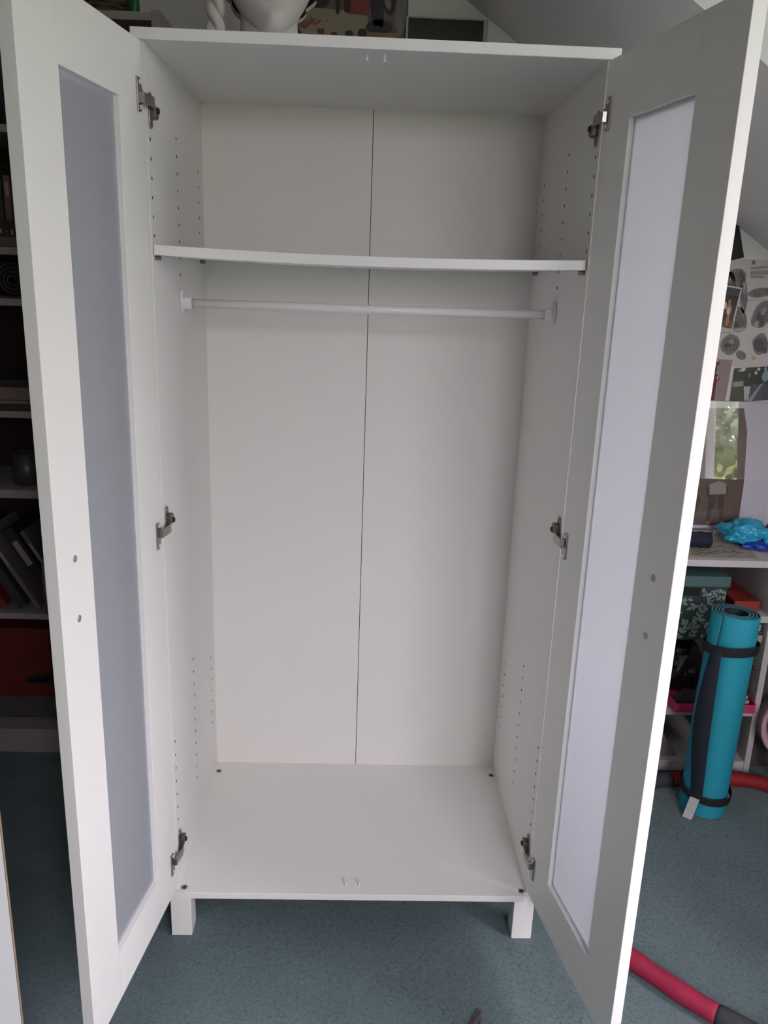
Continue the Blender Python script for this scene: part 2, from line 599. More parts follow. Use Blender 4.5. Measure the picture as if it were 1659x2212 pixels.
# clothes rail with end brackets
YR, ZR = 0.237, 1.364
MB().tube([(-XI + 0.012, YR, ZR), (0, YR, ZR - 0.001), (XI - 0.012, YR, ZR)], 0.0088, 20).build('clothes_rail', M_RAIL, wr, smooth=True)
for s in (-1, 1):
    br = MB()
    pl = []
    for k in range(24):
        a = 2 * math.pi * k / 24
        pl.append((YR + 0.0165 * math.cos(a), ZR + 0.004 + 0.024 * math.sin(a)))
    br.prism(pl, lambda a, b, t: (s * t, a, b), XI - 0.0002, XI - 0.006)
    b_ = br.build('rail_bracket', M_RAIL, wr, bevel=0.0012)
    sk = MB()
    pl = []
    for k in range(25):
        a = math.pi + math.pi * k / 24
        pl.append((YR + 0.0135 * math.cos(a), ZR + 0.0135 * math.sin(a)))
    pl += [(YR + 0.0135, ZR + 0.010), (YR + 0.0095, ZR + 0.010), (YR + 0.0095, ZR + 0.001)]
    for k in range(12):
        a = -math.pi * k / 11
        pl.append((YR + 0.0095 * math.cos(a), ZR + 0.0095 * math.sin(a)))
    pl += [(YR - 0.0095, ZR + 0.010), (YR - 0.0135, ZR + 0.010)]
    sk.prism(pl, lambda a, b, t: (s * t, a, b), XI - 0.0058, XI - 0.023).build('bracket_socket', M_RAIL, b_)

# peg holes drilled in rows (too small to pick apart)
for s in (-1, 1):
    hb = MB()
    rows = [(0.031, [1.485 + 0.0315 * k for k in range(6)] + [0.28 + 0.032 * k for k in range(7)]),
            (0.237, [1.419 + 0.0318 * k for k in range(9)] + [0.246 + 0.0315 * k for k in range(11)]),
            (0.452, [1.51 + 0.032 * k for k in range(5)] + [0.270 + 0.0315 * k for k in range(7)])]
    for y, zs in rows:
        for z in zs:
            hb.lathe([(0.0032, 0.0), (0.0032, 0.0003), (0.0026, 0.0003), (0.0024, 0.0001), (0, 0.0001)], (s * XI, y, z), (-s, 0, 0), 8)
    o = hb.build('peg_holes', M_HOLE, wr)
    o['kind'] = 'stuff'

# cam locks on the bottom panel, clear door stops top and bottom
for x, y in ((-0.374, 0.462), (-0.3755, 0.018), (0.374, 0.462), (0.3755, 0.018)):
    cb = MB().lathe([(0.0072, 0), (0.0072, 0.0008), (0.006, 0.0012), (0.0056, 0.0005), (0, 0.0005)], (x, y, ZB), n=20).build('cam_lock', M_STEEL, wr)
    c = MB()
    for a in (0.5, 0.5 + math.pi / 2):
        ca, sa = math.cos(a), math.sin(a)
        c.hexa([(x + ca * i - sa * j, y + sa * i + ca * j, ZB + z) for z in (0.0004, 0.0013) for i, j in ((-0.004, -0.0011), (0.004, -0.0011), (0.004, 0.0011), (-0.004, 0.0011))])
    c.build('cross_slot', M_BLACK, cb)
for x in (-0.018, 0.012):
    MB().lathe([(0.0022, 0), (0.0022, 0.010), (0.0036, 0.010), (0.0036, 0.012), (0, 0.012)], (x, 0.030, H - 0.018), (0, 0, -1), 12).build('door_stop', M_CLEAR, wr)
    MB().lathe([(0.0022, 0), (0.0022, 0.010), (0.0036, 0.010), (0.0036, 0.012), (0, 0.012)], (x, 0.028, ZB), (0, 0, 1), 12).build('door_stop', M_CLEAR, wr)

# doors
DB, DT, DWD, DTH = 0.1305, 1.7857, 0.3915, 0.020
U0, U1, ZW0, ZW1 = 0.0960, 0.2847, 0.2307, 1.6858
for s, ang, hx in ((-1, 0.1371, 0.387), (1, 0.1735, 0.3835)):
    hy = -0.0045
    su, cu = math.sin(ang), math.cos(ang)

    def dx(p, s=s, su=su, cu=cu, hx=hx, hy=hy):
        u, w, z = p
        return Vector((s * (hx + u * su + w * cu), hy - u * cu + w * su, z))
    door = bpy.data.objects.new('door', None)
    COL.objects.link(door)
    setp(door, wr)
    door['label'] = ('left' if s < 0 else 'right') + ' wardrobe door swung wide open, white frame around a frosted panel'
    sub = lambda b, n, m, **k: b.build(n, m, None, **k)

    def addto(o):
        o.parent = door
        o.matrix_parent_inverse = Matrix.Translation(-wr.location)
        return o
    door.matrix_parent_inverse = Matrix.Identity(4)
    g = 0.0004
    LIP = 0.007
    # stiles run the full height, rails sit between them; L-section holds the panel
    addto(MB(dx).prism([(0, 0), (U0 - g, 0), (U0 - g, 0.0125), (U0 + LIP, 0.0125), (U0 + LIP, DTH), (0, DTH)], lambda a, b, t: (a, b, t), DB, DT).build('hinge_stile', M_WHITE, bevel=0.0008))
    addto(MB(dx).prism([(DWD, 0), (U1 + g, 0), (U1 + g, 0.0125), (U1 - LIP, 0.0125), (U1 - LIP, DTH), (DWD, DTH)], lambda a, b, t: (a, b, t), DB, DT).build('outer_stile', M_WHITE, bevel=0.0008))
    addto(MB(dx).prism([(DT, 0), (ZW1, 0), (ZW1, 0.0125), (ZW1 - LIP, 0.0125), (ZW1 - LIP, DTH), (DT, DTH)], lambda a, b, t: (t, b, a), U0 + g if 0 else U0, U1).build('top_rail', M_WHITE, bevel=0.0003))
    addto(MB(dx).prism([(DB, 0), (ZW0, 0), (ZW0, 0.0125), (ZW0 + LIP, 0.0125), (ZW0 + LIP, DTH), (DB, DTH)], lambda a, b, t: (t, b, a), U0, U1).build('bottom_rail', M_WHITE, bevel=0.0003))
    addto(MB(dx).box(U0 + 0.0014, U1 - 0.0014, 0.0085, 0.0118, ZW0 + 0.0014, ZW1 - 0.0014).build('frosted_panel', M_FROST))
    zs0 = 1.009 if s < 0 else 1.000
    for z in (zs0, zs0 - 0.0965):
        c = dx((0.3395, 0, z))
        ax = dx((0.3395, -1, z)) - c
        addto(MB().lathe([(0.0056, -0.001), (0.0056, 0.0008), (0.0047, 0.0014), (0.0042, 0.0006), (0, 0.0004)], c, ax, 18).build('handle_screw', mat('zinc_screw', (0.36, 0.37, 0.37), 0.45, metal=0.7, var=.2, scale=150)))
    hb = MB(dx)
    zm = zs0 - 0.048
    path = [(0.3395, DTH - 0.001, zs0), (0.3395, DTH + 0.022, zs0 + 0.002), (0.3395, DTH + 0.028, zs0 - 0.008), (0.3395, DTH + 0.029, zm), (0.3395, DTH + 0.028, zs0 - 0.0885), (0.3395, DTH + 0.022, zs0 - 0.0985), (0.3395, DTH - 0.001, zs0 - 0.0965)]
    addto(MB().tube([dx(p) for p in path], 0.005, 12).build('handle', M_STEEL, smooth=True))

    # hinges: plate on the side panel, plate on the door, bent arm, adjusting screw
    for zh, kind in ((1.694, 0), (0.952, 1), (0.216, 1)):
        up = -1 if kind == 0 else 1

        def hp(y, z, n=14, ry=0.0105, hz=0.026):
            P = []
            for k in range(n + 1):
                a = math.pi * k / n
                P.append((y + ry * math.cos(a), z + hz - ry + ry * math.sin(a)))
            for k in range(n + 1):
                a = math.pi + math.pi * k / n
                P.append((y + ry * math.cos(a), z - hz + ry + ry * math.sin(a)))
            return P
        hinge = MB().prism(hp(0.036, zh + 0.006 * up, hz=0.029), lambda a, b, t: (s * t, a, b), XI, XI - 0.0024).build('hinge', M_STEEL, wr, bevel=0.0006)
        for dz in (-0.021, 0.021):
            MB().lathe([(0.0042, 0), (0.0042, 0.0012), (0.0032, 0.002), (0, 0.0016)], (s * (XI - 0.0022), 0.036, zh + 0.006 * up + dz), (-s, 0, 0), 14).build('screw', M_CLEAR if 0 else M_STEEL, hinge)
        # door plate: a half round plate carrying the arm
        P = [(0.004, zh - 0.026), (0.004, zh + 0.026), (0.015, zh + 0.026), (0.021, zh + 0.021), (0.021, zh + 0.012), (0.027, zh + 0.009), (0.027, zh - 0.009), (0.021, zh - 0.012), (0.021, zh - 0.021), (0.015, zh - 0.026)]
        P = [(0.030 - a, b - 0.008 * up) for a, b in P]
        MB(dx).prism(P, lambda a, b, t: (a, -t, b), 0.0, 0.0026).build('door_plate', M_STEEL, hinge, bevel=0.0007)
        for dz in (-0.019, 0.019):
            MB().lathe([(0.0038, 0), (0.0038, 0.001), (0.003, 0.0018), (0, 0.0013)], dx((0.0165, -0.0024, zh - 0.008 * up + dz)), dx((0, -1, 0)) - dx((0, 0, 0)), 12).build('screw', M_CLEAR, hinge)
        za = zh - 0.004 * up
        arm = MB()
        A = [dx((0.014, -0.002, 0)), dx((0.012, -0.0065, 0)), Vector((s * (XI - 0.0095), 0.012, 0)), Vector((s * (XI - 0.009), 0.024, 0)), Vector((s * (XI - 0.0026), 0.027, 0))]
        B = [dx((0.017, -0.002, 0)), dx((0.015, -0.0092, 0)), Vector((s * (XI - 0.0122), 0.012, 0)), Vector((s * (XI - 0.0118), 0.027, 0)), Vector((s * (XI - 0.0026), 0.031, 0))]
        rowsA = [[arm.v((p.x, p.y, za + dz)) for p in A] for dz in (-0.0085, 0.0085)]
        rowsB = [[arm.v((p.x, p.y, za + dz)) for p in B] for dz in (-0.0085, 0.0085)]
        n = len(A)
        for i in range(n - 1):
            for q in ((rowsA[0], rowsA[1]), (rowsB[0], rowsB[1]), (rowsA[0], rowsB[0]), (rowsA[1], rowsB[1])):
                arm.bm.faces.new([q[0][i], q[0][i + 1], q[1][i + 1], q[1][i]])
        for i in (0, n - 1):
            arm.bm.faces.new([rowsA[0][i], rowsA[1][i], rowsB[1][i], rowsB[0][i]])
        arm.build('arm', M_STEEL, hinge, bevel=0.0006)
        # cover block over the side plate with its dark adjusting knob
        zk = za + 0.013 * up
        blk = MB()
        blk.prism([(0.026, -0.009), (0.026, 0.009), (0.042, 0.011), (0.052, 0.006), (0.052, -0.010), (0.042, -0.011)], lambda a, b, t: (s * t, a, zk + up * b), XI - 0.0022, XI - 0.0115)
        blk.build('cover_block', mat('hinge_brown_steel', (0.17, 0.15, 0.135), 0.38, metal=0.9, var=.15, scale=60), hinge, bevel=0.0012)
        MB().lathe([(0.0052, 0), (0.0052, 0.0025), (0.004, 0.0034), (0, 0.002)], (s * (XI - 0.0113), 0.044, zk - up * 0.004), (-s, 0.0, 0), 14).build('knob', M_BLACK, hinge)

# ------------------------------------------------------------------ on top of the wardrobe
# plaster head
M_PLA = mat('plaster', (0.56, 0.545, 0.52), 0.8, var=0.05, scale=25, bump=0.1, bscale=150)
HX, HY = -0.216, 0.36
hd = thing('plaster_head', 'pale plaster head with braided hair standing on the wardrobe top', 'sculpture', (HX, HY, H))
HZ = 2.012


def head_pt(i, j):
    th = 2 * math.pi * i
    ph = math.pi * (j * 0.996 + 0.002)
    d = Vector((math.sin(ph) * math.sin(th), -math.sin(ph) * math.cos(th), math.cos(ph)))   # th = 0 looks to -y
    x, y, z = d.x * 0.083, d.y * 0.098, d.z * 0.122
    low = max(0.0, -d.z)
    x *= 1 - 0.40 * low ** 1.6
    if d.y > 0:
        y *= 1 - 0.35 * low
    else:
        y *= 1 + 0.04 * low
        g = lambda cx, cz, sx, sz: math.exp(-((x - cx) / sx) ** 2 - ((z - cz) / sz) ** 2)
        y -= 0.026 * g(0, -0.012, 0.011, 0.024) + 0.012 * g(0, 0.018, 0.010, 0.03)       # nose
        y -= 0.010 * g(0, -0.056, 0.020, 0.006) + 0.011 * g(0, -0.068, 0.017, 0.006)     # lips
        y += 0.008 * g(0, -0.080, 0.020, 0.006)                                          # fold below the lip
        y -= 0.020 * g(0, -0.103, 0.026, 0.018)                                          # chin
        for s in (-1, 1):
            y += 0.016 * g(s * 0.032, 0.016, 0.017, 0.012)
            y -= 0.010 * g(s * 0.032, 0.014, 0.012, 0.007)                               # eyes
            y -= 0.006 * g(s * 0.045, -0.02, 0.02, 0.02)
    return Vector((x, y, z))


RZ = Matrix.Rotation(math.radians(10), 3, 'Z') * 1.12
ho = lambda p: RZ @ Vector(p) + Vector((HX, HY, HZ))
MB(ho).grid(lambda i, j: head_pt(i, j), 96, 80, cu=True).build('face', M_PLA, hd, smooth=True)
MB(ho).lathe([(0.050, 0.13), (0.052, 0.09), (0.058, 0.05), (0.075, 0.02), (0.078, 0.0)], (0, 0.022, -0.1830), n=32).build('neck', M_PLA, hd, smooth=True)
MB(ho).grid(lambda i, j: (lambda d: Vector((d.x * (0.098 + 0.006 * math.sin(26 * d.z + 5 * d.x)), 0.018 + d.y * (0.112 + 0.006 * math.sin(30 * d.z + 6 * d.y)), 0.022 + d.z * 0.118)))(
    Vector((math.sin(math.pi * j) * math.cos(math.pi * (i * 1.12 - 0.06)), math.sin(math.pi * j) * math.sin(math.pi * (i * 1.12 - 0.06)), math.cos(math.pi * j)))), 48, 40).build('hair', M_PLA, hd, smooth=True)
for s in (-1, 1):
    MB(ho).grid(lambda i, j: (s * (0.083 + 0.008 * math.cos(2 * math.pi * j)), 0.012 + 0.016 * math.cos(2 * math.pi * i) + 0.005 * math.sin(2 * math.pi * j) * math.cos(2 * math.pi * i), -0.006 + 0.028 * math.sin(2 * math.pi * i) + 0.006 * math.sin(2 * math.pi * j) * math.sin(2 * math.pi * i)), 20, 8, cu=True, cv=True).build('ear', M_PLA, hd, smooth=True)
    for k in range(2 if s < 0 else 0):
        bp = []
        for q in range(40):
            t = q / 39
            a = t * 20 + k * math.pi
            bp.append((s * (0.094 + 0.004 * t) + 0.0085 * math.cos(a), -0.012 + 0.0085 * math.sin(a), 0.06 - 0.215 * t))
        MB(ho).tube(bp, 0.0098, 10).build('braid_strand', M_PLA, hd, smooth=True)

# dark wooden bowl
bp_ = W(1147, 105, 0.30)
tag(MB().lathe([(0, 0.071), (0.012, 0.0715), (0.028, 0.068), (0.044, 0.055), (0.054, 0.034), (0.058, 0.0), (0.053, 0.0), (0.048, 0.03), (0.036, 0.05), (0, 0.06)], (bp_.x + 0.004, 0.30, H), n=40).build('wooden_bowl', mat('dark_walnut', (0.030, 0.020, 0.016), 0.55, var=.3), smooth=True),
    'dark brown bowl turned upside down on the wardrobe top', 'bowl')


# ------------------------------------------------------------------ flat pictures on the back wall
def M(name, rgb, rough=0.6, **k):
    return mat(name, srgb(*rgb), rough, **k)


def sheet(name, label, cat, corners, m, y=YB, th=0.0012, prints=(), extra=None):
    """corners: (x, z) points of the sheet; prints: list of (name, material, polygons) layered on it"""
    cx = sum(c[0] for c in corners) / len(corners)
    cz = min(c[1] for c in corners)
    t = thing(name, label, cat, (cx, y - th, cz))
    MB().prism(corners, lambda a, b, q: (a, q, b), y - th, y - 0.0001).build('paper', m, t)
    for k, (n, mm, polys) in enumerate(prints):
        b = MB()
        y1 = y - th - 0.00025 * (k + 1)
        for P in polys:
            b.prism(P, lambda a, c, q: (a, q, c), y1, y1 + 0.0002)
        o = b.build(n, mm, t)
        if len(polys) > 1:
            o['kind'] = 'stuff'
    return t


def wq(*pts, Y=YB):
    r = []
    for p in pts:
        q = W(p[0], p[1], Y)
        r.append((q.x, q.z))
    return r


def blob(px, py, rx, ry, rot=0.0, n=18, wob=0.12, seed=0, Y=YB):
    c = W(px, py, Y)
    k = 1.0 / 705.0
    P = []
    for i in range(n):
        a = 2 * math.pi * i / n
        w = 1 + wob * noise.noise(Vector((math.cos(a) * 1.3 + seed, math.sin(a) * 1.3, seed * 2.1)))
        x, z = rx * k * math.cos(a) * w, ry * k * math.sin(a) * w
        P.append((c.x + x * math.cos(rot) - z * math.sin(rot), c.z + x * math.sin(rot) + z * math.cos(rot)))
    return P


G1, G2, G3 = M('print_grey_light', (166, 160, 158), var=.12, scale=110), M('print_grey', (128, 122, 122), var=.42, scale=55), M('print_grey_dark', (92, 88, 90), var=.45, scale=75)


def strokes(items):
    R = []
    for px, py, rx, ry, rot, n in items:
        for q in range(n):
            t = -0.85 + 1.7 * q / (n - 1)
            bow = random.uniform(.1, .35)
            pts = []
            for k in range(5):
                w = -0.8 + 0.4 * k
                ax, ay = t * rx + bow * rx * (1 - w * w) * .5, w * ry * math.sqrt(max(.05, 1 - t * t))
                pts.append((px + ax * math.cos(rot) - ay * math.sin(rot), py + ax * math.sin(rot) + ay * math.cos(rot)))
            wd_ = random.uniform(.35, .8)
            R.append(wq(*([(a - wd_, b_) for a, b_ in pts] + [(a + wd_, b_) for a, b_ in reversed(pts)])))
    return R


M_PAPER = M('poster_paper', (196, 190, 186), var=0.02)
sheet('anatomy_poster', 'large pale poster of grey drawn bodies and hands on the back wall', 'poster',
      wq((1480, 557), (1740, 563), (1716, 800), (1452, 783)), M_PAPER, prints=[
        ('grey_figure', G2, [blob(1590, 603, 21, 22, 0.2, seed=1), blob(1573, 612, 14, 24, 0, seed=2), blob(1606, 640, 8, 36, 0.15, seed=3), blob(1642, 632, 26, 10, 0.15, seed=4),
                             blob(1592, 690, 21, 28, 0.5, seed=5), blob(1645, 680, 20, 30, -0.4, seed=6), blob(1577, 744, 20, 22, 0.1, seed=7), blob(1642, 743, 17, 23, 0.15, seed=8), blob(1600, 767, 12, 9, -0.6, seed=9)]),
        ('shaded_figure', G3, [blob(1582, 620, 8, 14, 0.2, seed=11), blob(1602, 600, 5, 16, 0.3, seed=12), blob(1586, 700, 12, 6, -.3, seed=13), blob(1642, 690, 8, 16, .3, seed=14), blob(1639, 745, 11, 15, .2, seed=15), blob(1652, 756, 6, 8, .2, seed=16), blob(1571, 746, 9, 5, .2, seed=17)]),
        ('highlight_figure', G1, [blob(1576, 607, 4, 8, .2, seed=21), blob(1607, 620, 3, 14, .2, seed=22), blob(1596, 712, 14, 4, .2, seed=23), blob(1634, 700, 5, 8, 0, seed=24), blob(1580, 738, 6, 5, 0, seed=25), blob(1649, 672, 5, 9, -.3, seed=26)]),
        ('pencil_lines', M('pencil_dark', (84, 80, 84), var=.2), strokes([(1590, 603, 19, 20, -.2, 9), (1574, 612, 11, 21, 0, 5), (1606, 640, 7, 32, -.15, 4), (1642, 632, 23, 9, -.15, 9), (1592, 690, 18, 25, -.5, 9), (1646, 680, 18, 27, .4, 9), (1577, 744, 18, 19, -.1, 8), (1642, 743, 15, 21, -.15, 7), (1600, 767, 11, 8, .6, 5)])),
        ('text_block', M('print_text', (150, 144, 142)), [wq((1621, 578), (1659, 574), (1659, 578), (1621, 582)), wq((1620, 586), (1690, 584), (1690, 592), (1620, 594)), wq((1621, 596), (1650, 596), (1649, 600), (1621, 600)), wq((1556, 718), (1580, 717), (1580, 719), (1556, 720)), wq((1613, 648), (1650, 647), (1650, 648.5), (1613, 649.5))]),
        ('round_seal', G2, [blob(1627, 567, 4, 4.4, 0, wob=0)]),
        ('orange_seal', M('print_orange', (190, 150, 90)), [blob(1627, 773, 4.5, 4.5, 0, wob=.1, seed=3)]),
      ])
sheet('black_card', 'plain black card pinned high on the wall under the sloped ceiling', 'card',
      wq((1525, 500), (1594.8, 484.5), (1606, 556), (1538, 573)), M('black_card', (14, 14, 20), 0.35), y=YB - 0.0035)
sheet('stage_photo', 'small tilted photo of a woman in white standing against black', 'photo',
      wq((1540, 610.5), (1601.5, 622), (1580.5, 713.5), (1520, 701)), M('photo_border', (205, 200, 198)), y=YB - 0.0035, prints=[
        ('dark_ground', M('photo_black', (18, 16, 20), 0.3), [wq((1543, 615), (1598.5, 624.5), (1577, 710), (1524, 699))]),
        ('blue_ceiling', M('photo_blue', (48, 56, 74), 0.3), [wq((1543, 615), (1598.5, 624.5), (1594, 639), (1568, 637), (1540, 627))]),
        ('wooden_stage', M('photo_stage', (98, 56, 38), 0.3), [wq((1527, 688), (1583, 693), (1578.5, 709), (1524, 699))]),
        ('woman_figure', M('photo_skin', (176, 104, 80), 0.3), [blob(1574.5, 652, 3, 5, 0), blob(1573, 668, 6, 12, 0.05, seed=2), blob(1570, 690, 3.4, 13, -.05, seed=4)]),
        ('white_dress', M('photo_white', (205, 188, 186), 0.3), [blob(1572, 672, 3.6, 8, .05, seed=5), blob(1565, 660, 3, 8, .05, seed=6)]),
      ])
sheet('red_robe_picture', 'narrow mauve picture of a figure in a red robe', 'picture',
      wq((1512, 774.5), (1580.8, 777), (1564.8, 869), (1496, 866)), M('mauve_paper', (150, 128, 130), var=.14, scale=60), y=YB - 0.0035, prints=[
        ('red_robe', M('robe_red', (112, 36, 62)), [wq((1512, 806), (1546, 806), (1551, 812), (1553, 819), (1546, 826), (1541, 868), (1497, 865)), blob(1549, 784, 4, 6, 0, seed=1)]),
        ('pale_hand', M('robe_hand', (190, 160, 150)), [blob(1548.5, 816, 2, 4, .2), blob(1549, 779, 2.4, 3, 0)]),
        ('dark_sash', M('robe_blue', (40, 34, 66)), [blob(1543, 797, 4, 8, 0, seed=4)]),
      ])
sheet('street_photo', 'colour photo of a person in black top and white trousers by hedges', 'photo',
      wq((1585.5, 795.5), (1700, 789), (1694, 862), (1575, 868.5)), M('photo_asphalt', (66, 66, 84), 0.28, var=.2, scale=30), y=YB - 0.0035, prints=[
        ('dark_trees', M('photo_trees', (26, 32, 24), 0.3, var=.5, scale=160), [wq((1585.5, 795.5), (1700, 789), (1698, 815), (1640, 832), (1604, 822), (1582, 823))]),
        ('grass_verge', M('photo_grass', (62, 68, 40), 0.3, var=.4, scale=120), [wq((1580, 837), (1604, 834), (1607, 866), (1576, 868))]),
        ('pale_road', M('photo_road', (140, 136, 142), 0.3), [wq((1582, 825), (1604, 823), (1604, 833), (1581, 836)), wq((1640, 830), (1648, 826), (1622, 866), (1612, 866))]),
        ('black_top', M('photo_black2', (16, 15, 17), 0.3), [wq((1606, 813), (1622, 811), (1630, 826), (1618, 836), (1605, 834))]),
        ('face', M('photo_face', (120, 84, 70), 0.3), [blob(1617, 810, 3.2, 5, 0)]),
        ('white_trousers', M('photo_trousers', (176, 172, 182), 0.3), [wq((1605, 834), (1619, 834), (1614, 865), (1611, 865), (1611.5, 842), (1610, 865), (1606, 865))]),
        ('pale_figure', M('photo_blue_shirt', (128, 142, 166), 0.3), [blob(1652, 812, 8, 12, 0, seed=7), blob(1652, 797, 3.5, 4.5, 0)]),
        ('bright_leaves', M('photo_sky', (186, 190, 186), 0.3), [blob(1603, 798, 6, 4, .3, seed=2), blob(1637, 797, 3.4, 3.4, 0, seed=3), blob(1631, 805, 3, 4, .2, seed=6), blob(1595, 800, 2, 2, 0, seed=8)]),
      ])

# pictures behind the wardrobe top
sheet('fox_print', 'cream print of two orange foxes behind the wardrobe top', 'print',
      wq((636, 14), (800, 22), (797, 100), (630, 92)), M('cream_print', (150, 140, 122), var=.06), prints=[
        ('orange_fox', M('fox_orange', (134, 84, 58), var=.25, scale=90), [wq((642, 44), (655, 45), (668, 43), (671, 33), (675, 41), (681, 38), (680, 47), (668, 56), (660, 64), (645, 58)), wq((676, 52), (692, 42), (696, 45), (680, 55)), wq((701, 40), (709, 47), (706, 48))]),
        ('dark_fox', M('fox_dark', (70, 46, 36)), [wq((628, 70), (630, 50), (639, 34), (640, 48), (645, 60), (652, 72), (640, 76))]),
        ('red_cup', M('fox_red', (112, 50, 44)), [wq((685, 62), (701, 62), (700, 74), (687, 73)), blob(722, 74, 6, 4, 0), ]),
        ('dark_animals', M('fox_brown', (56, 46, 40)), [blob(754, 73, 8, 6, 0, seed=2), blob(783, 72, 9, 8, 0, seed=5)]),
      ])
sheet('brown_print', 'dark brown print with a red corner pinned above the foxes', 'print',
      wq((642, -70), (800, -66), (798, 24), (640, 15)), M('brown_print', (92, 78, 66), var=.3, scale=40), y=YB - 0.003, prints=[
        ('red_corner', M('print_red', (126, 58, 52), var=.2, scale=60), [wq((757, -66), (799, -65), (797, 34), (752, 30))]),
        ('dark_stroke', M('print_umber', (40, 32, 28)), [blob(730, 5, 5, 22, 0, seed=3), blob(750, 14, 7, 12, 0, seed=6), blob(690, 0, 20, 14, 0, seed=2)]),
      ])
sheet('grey_photo', 'black and white photo between the foxes and the black framed panel', 'photo',
      wq((799, -70), (884, -64), (880, 84), (794, 79)), M('grey_photo', (96, 92, 96), var=.35, scale=30), y=YB - 0.002, prints=[
        ('dark_shape', M('grey_photo_dark', (48, 44, 48), var=.3, scale=70), [blob(815, 10, 14, 40, 0.1, seed=2, wob=.4), blob(845, 10, 12, 18, -.3, seed=5, wob=.4), blob(820, 60, 22, 14, 0, seed=7, wob=.4)]),
        ('light_shape', M('grey_photo_light', (126, 120, 124), var=.2), [blob(838, 8, 6, 12, .3, seed=3, wob=.3), blob(866, 30, 10, 40, 0, seed=9, wob=.3)]),
        ('ochre_strip', M('ochre', (140, 110, 82), var=.2, scale=60), [wq((793, 70), (862, 73), (861, 90), (792, 88))]),
      ])
fq = wq((882, 38), (1047, 44), (1043, 140), (880, 134))
fr = thing('black_framed_panel', 'black panel in a narrow white frame at the ceiling slope', 'picture', (0.19, YB - 0.02, fq[2][1]))
xa, xb, za_, zb_ = fq[0][0], fq[1][0] - 0.004, fq[2][1], fq[0][1] - 0.004
MB().box(xa, xb, YB - 0.012, YB - 0.0005, za_, zb_).build('panel', M('panel_black', (12, 12, 15), 0.4), fr)
for n, b in (('frame_side', (xa - 0.006, xa, za_, zb_)), ('frame_side', (xb, xb + 0.012, za_, zb_)), ('frame_top', (xa - 0.006, xb + 0.012, zb_, zb_ + 0.003)), ('frame_bottom', (xa - 0.006, xb + 0.012, za_ - 0.012, za_))):
    MB().box(b[0], b[1], YB - 0.018, YB - 0.0005, b[2], b[3]).build(n, M('frame_white', (176, 168, 165)), fr)

# ------------------------------------------------------------------ desk at the right with shelves below
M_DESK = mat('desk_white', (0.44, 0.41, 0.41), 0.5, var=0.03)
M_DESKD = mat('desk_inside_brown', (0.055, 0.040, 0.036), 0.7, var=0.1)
ZK = 0.692
YD = 0.655
XK0, XK1, XK2 = 0.70, 1.188, 1.80
dk = thing('desk', 'white desk with open shelves standing against the back wall', 'desk', (1.2, 0.83, 0))
MB().box(XK0, XK2, YD, YB - 0.002, ZK - 0.020, ZK).build('desk_top', M_DESK, dk, bevel=0.0015)
for x0 in (XK0, XK1, XK2 - 0.018):
    MB().box(x0, x0 + 0.018, YD + 0.008, YB - 0.004, 0, ZK - 0.020).build('side_panel', M_DESK, dk, bevel=0.001)
MB().box(XK0 + 0.018, XK1, YB - 0.010, YB - 0.004, 0.04, ZK - 0.020).build('back_board', M_DESKD, dk)
MB().box(XK1 + 0.018, XK2 - 0.018, YB - 0.010, YB - 0.004, 0.04, ZK - 0.020).build('back_board', M_DESKD, dk)
for z0, z1, nm in ((0.006, 0.040, 'bottom_shelf'), (0.196, 0.218, 'shelf')):
    MB().box(XK0 + 0.018, XK1, YD + 0.010, YB - 0.010, z0, z1).build(nm, M_DESK, dk, bevel=0.001)
MB().box(1.092, XK1, YD + 0.010, YB - 0.010, 0.500, 0.520).build('shelf', M_DESK, dk, bevel=0.001)
MB().box(XK0 + 0.018, XK1, YD + 0.095, YB - 0.010, 0.415, 0.433).build('shelf', M_DESKD, dk)
MB().box(1.080, 1.092, YD + 0.150, YB - 0.010, 0.433, ZK - 0.020).build('divider', M_DESKD, dk)
MB().box(XK1 + 0.018, XK2 - 0.018, YD + 0.050, YD + 0.062, 0.0, ZK - 0.020).build('opening_shade', M_DESKD, dk)  # dark sheet standing in for the shade of the open space

# paper drawing on the desk
pp = [F(1440, 1203, ZK), F(1640, 1208, ZK), F(1600, 1166, ZK), F(1460, 1164, ZK)]
pd = thing('drawing_sheet', 'grey sheet with black scribbled lines lying flat on the desk', 'paper', (pp[0].x, pp[0].y, ZK))
MB().prism([(p.x, p.y) for p in pp], lambda a, b, t: (a, b, t), ZK + 0.0002, ZK + 0.001).build('paper', M('drawing_paper', (150, 142, 134), var=.2, scale=60), pd)
sb = MB()
for k in range(26):
    x0, y0 = random.uniform(1455, 1590), random.uniform(1176, 1203)
    pts = []
    a = random.uniform(-.4, .4)
    for q in range(6):
        p = F(x0 + q * 4 * math.cos(a), y0 + q * 3 * math.sin(a) + random.uniform(-1, 1), ZK)
        if p.y < pp[0].y + 0.004:
            p.y = pp[0].y + 0.004
        pts.append((p.x, p.y, ZK + 0.0013))
    sb.tube(pts, 0.0007, 5)
o = sb.build('ink_lines', M_BLACK, pd)
o['kind'] = 'stuff'


# rolled dark blue cloth, crumpled blue bag
def cloth(c, rx, ry, rz, seed, amp, sub=4, flat=True):
    b = MB()
    bmesh.ops.create_icosphere(b.bm, subdivisions=sub, radius=1.0)
    for v in b.bm.verts:
        d = v.co.normalized()
        n = noise.noise(d * 1.7 + Vector((seed, 0, 0))) * amp + abs(noise.noise(d * 4.1 + Vector((0, seed, 0)))) * amp * 0.8 + abs(noise.noise(d * 9 + Vector((0, 0, seed)))) * amp * .35
        p = Vector((d.x * rx, d.y * ry, d.z * rz)) * (1 + n)
        if flat and p.z < -rz * 0.62:
            p.z = -rz * 0.62
        v.co = p + Vector(c)
    return b


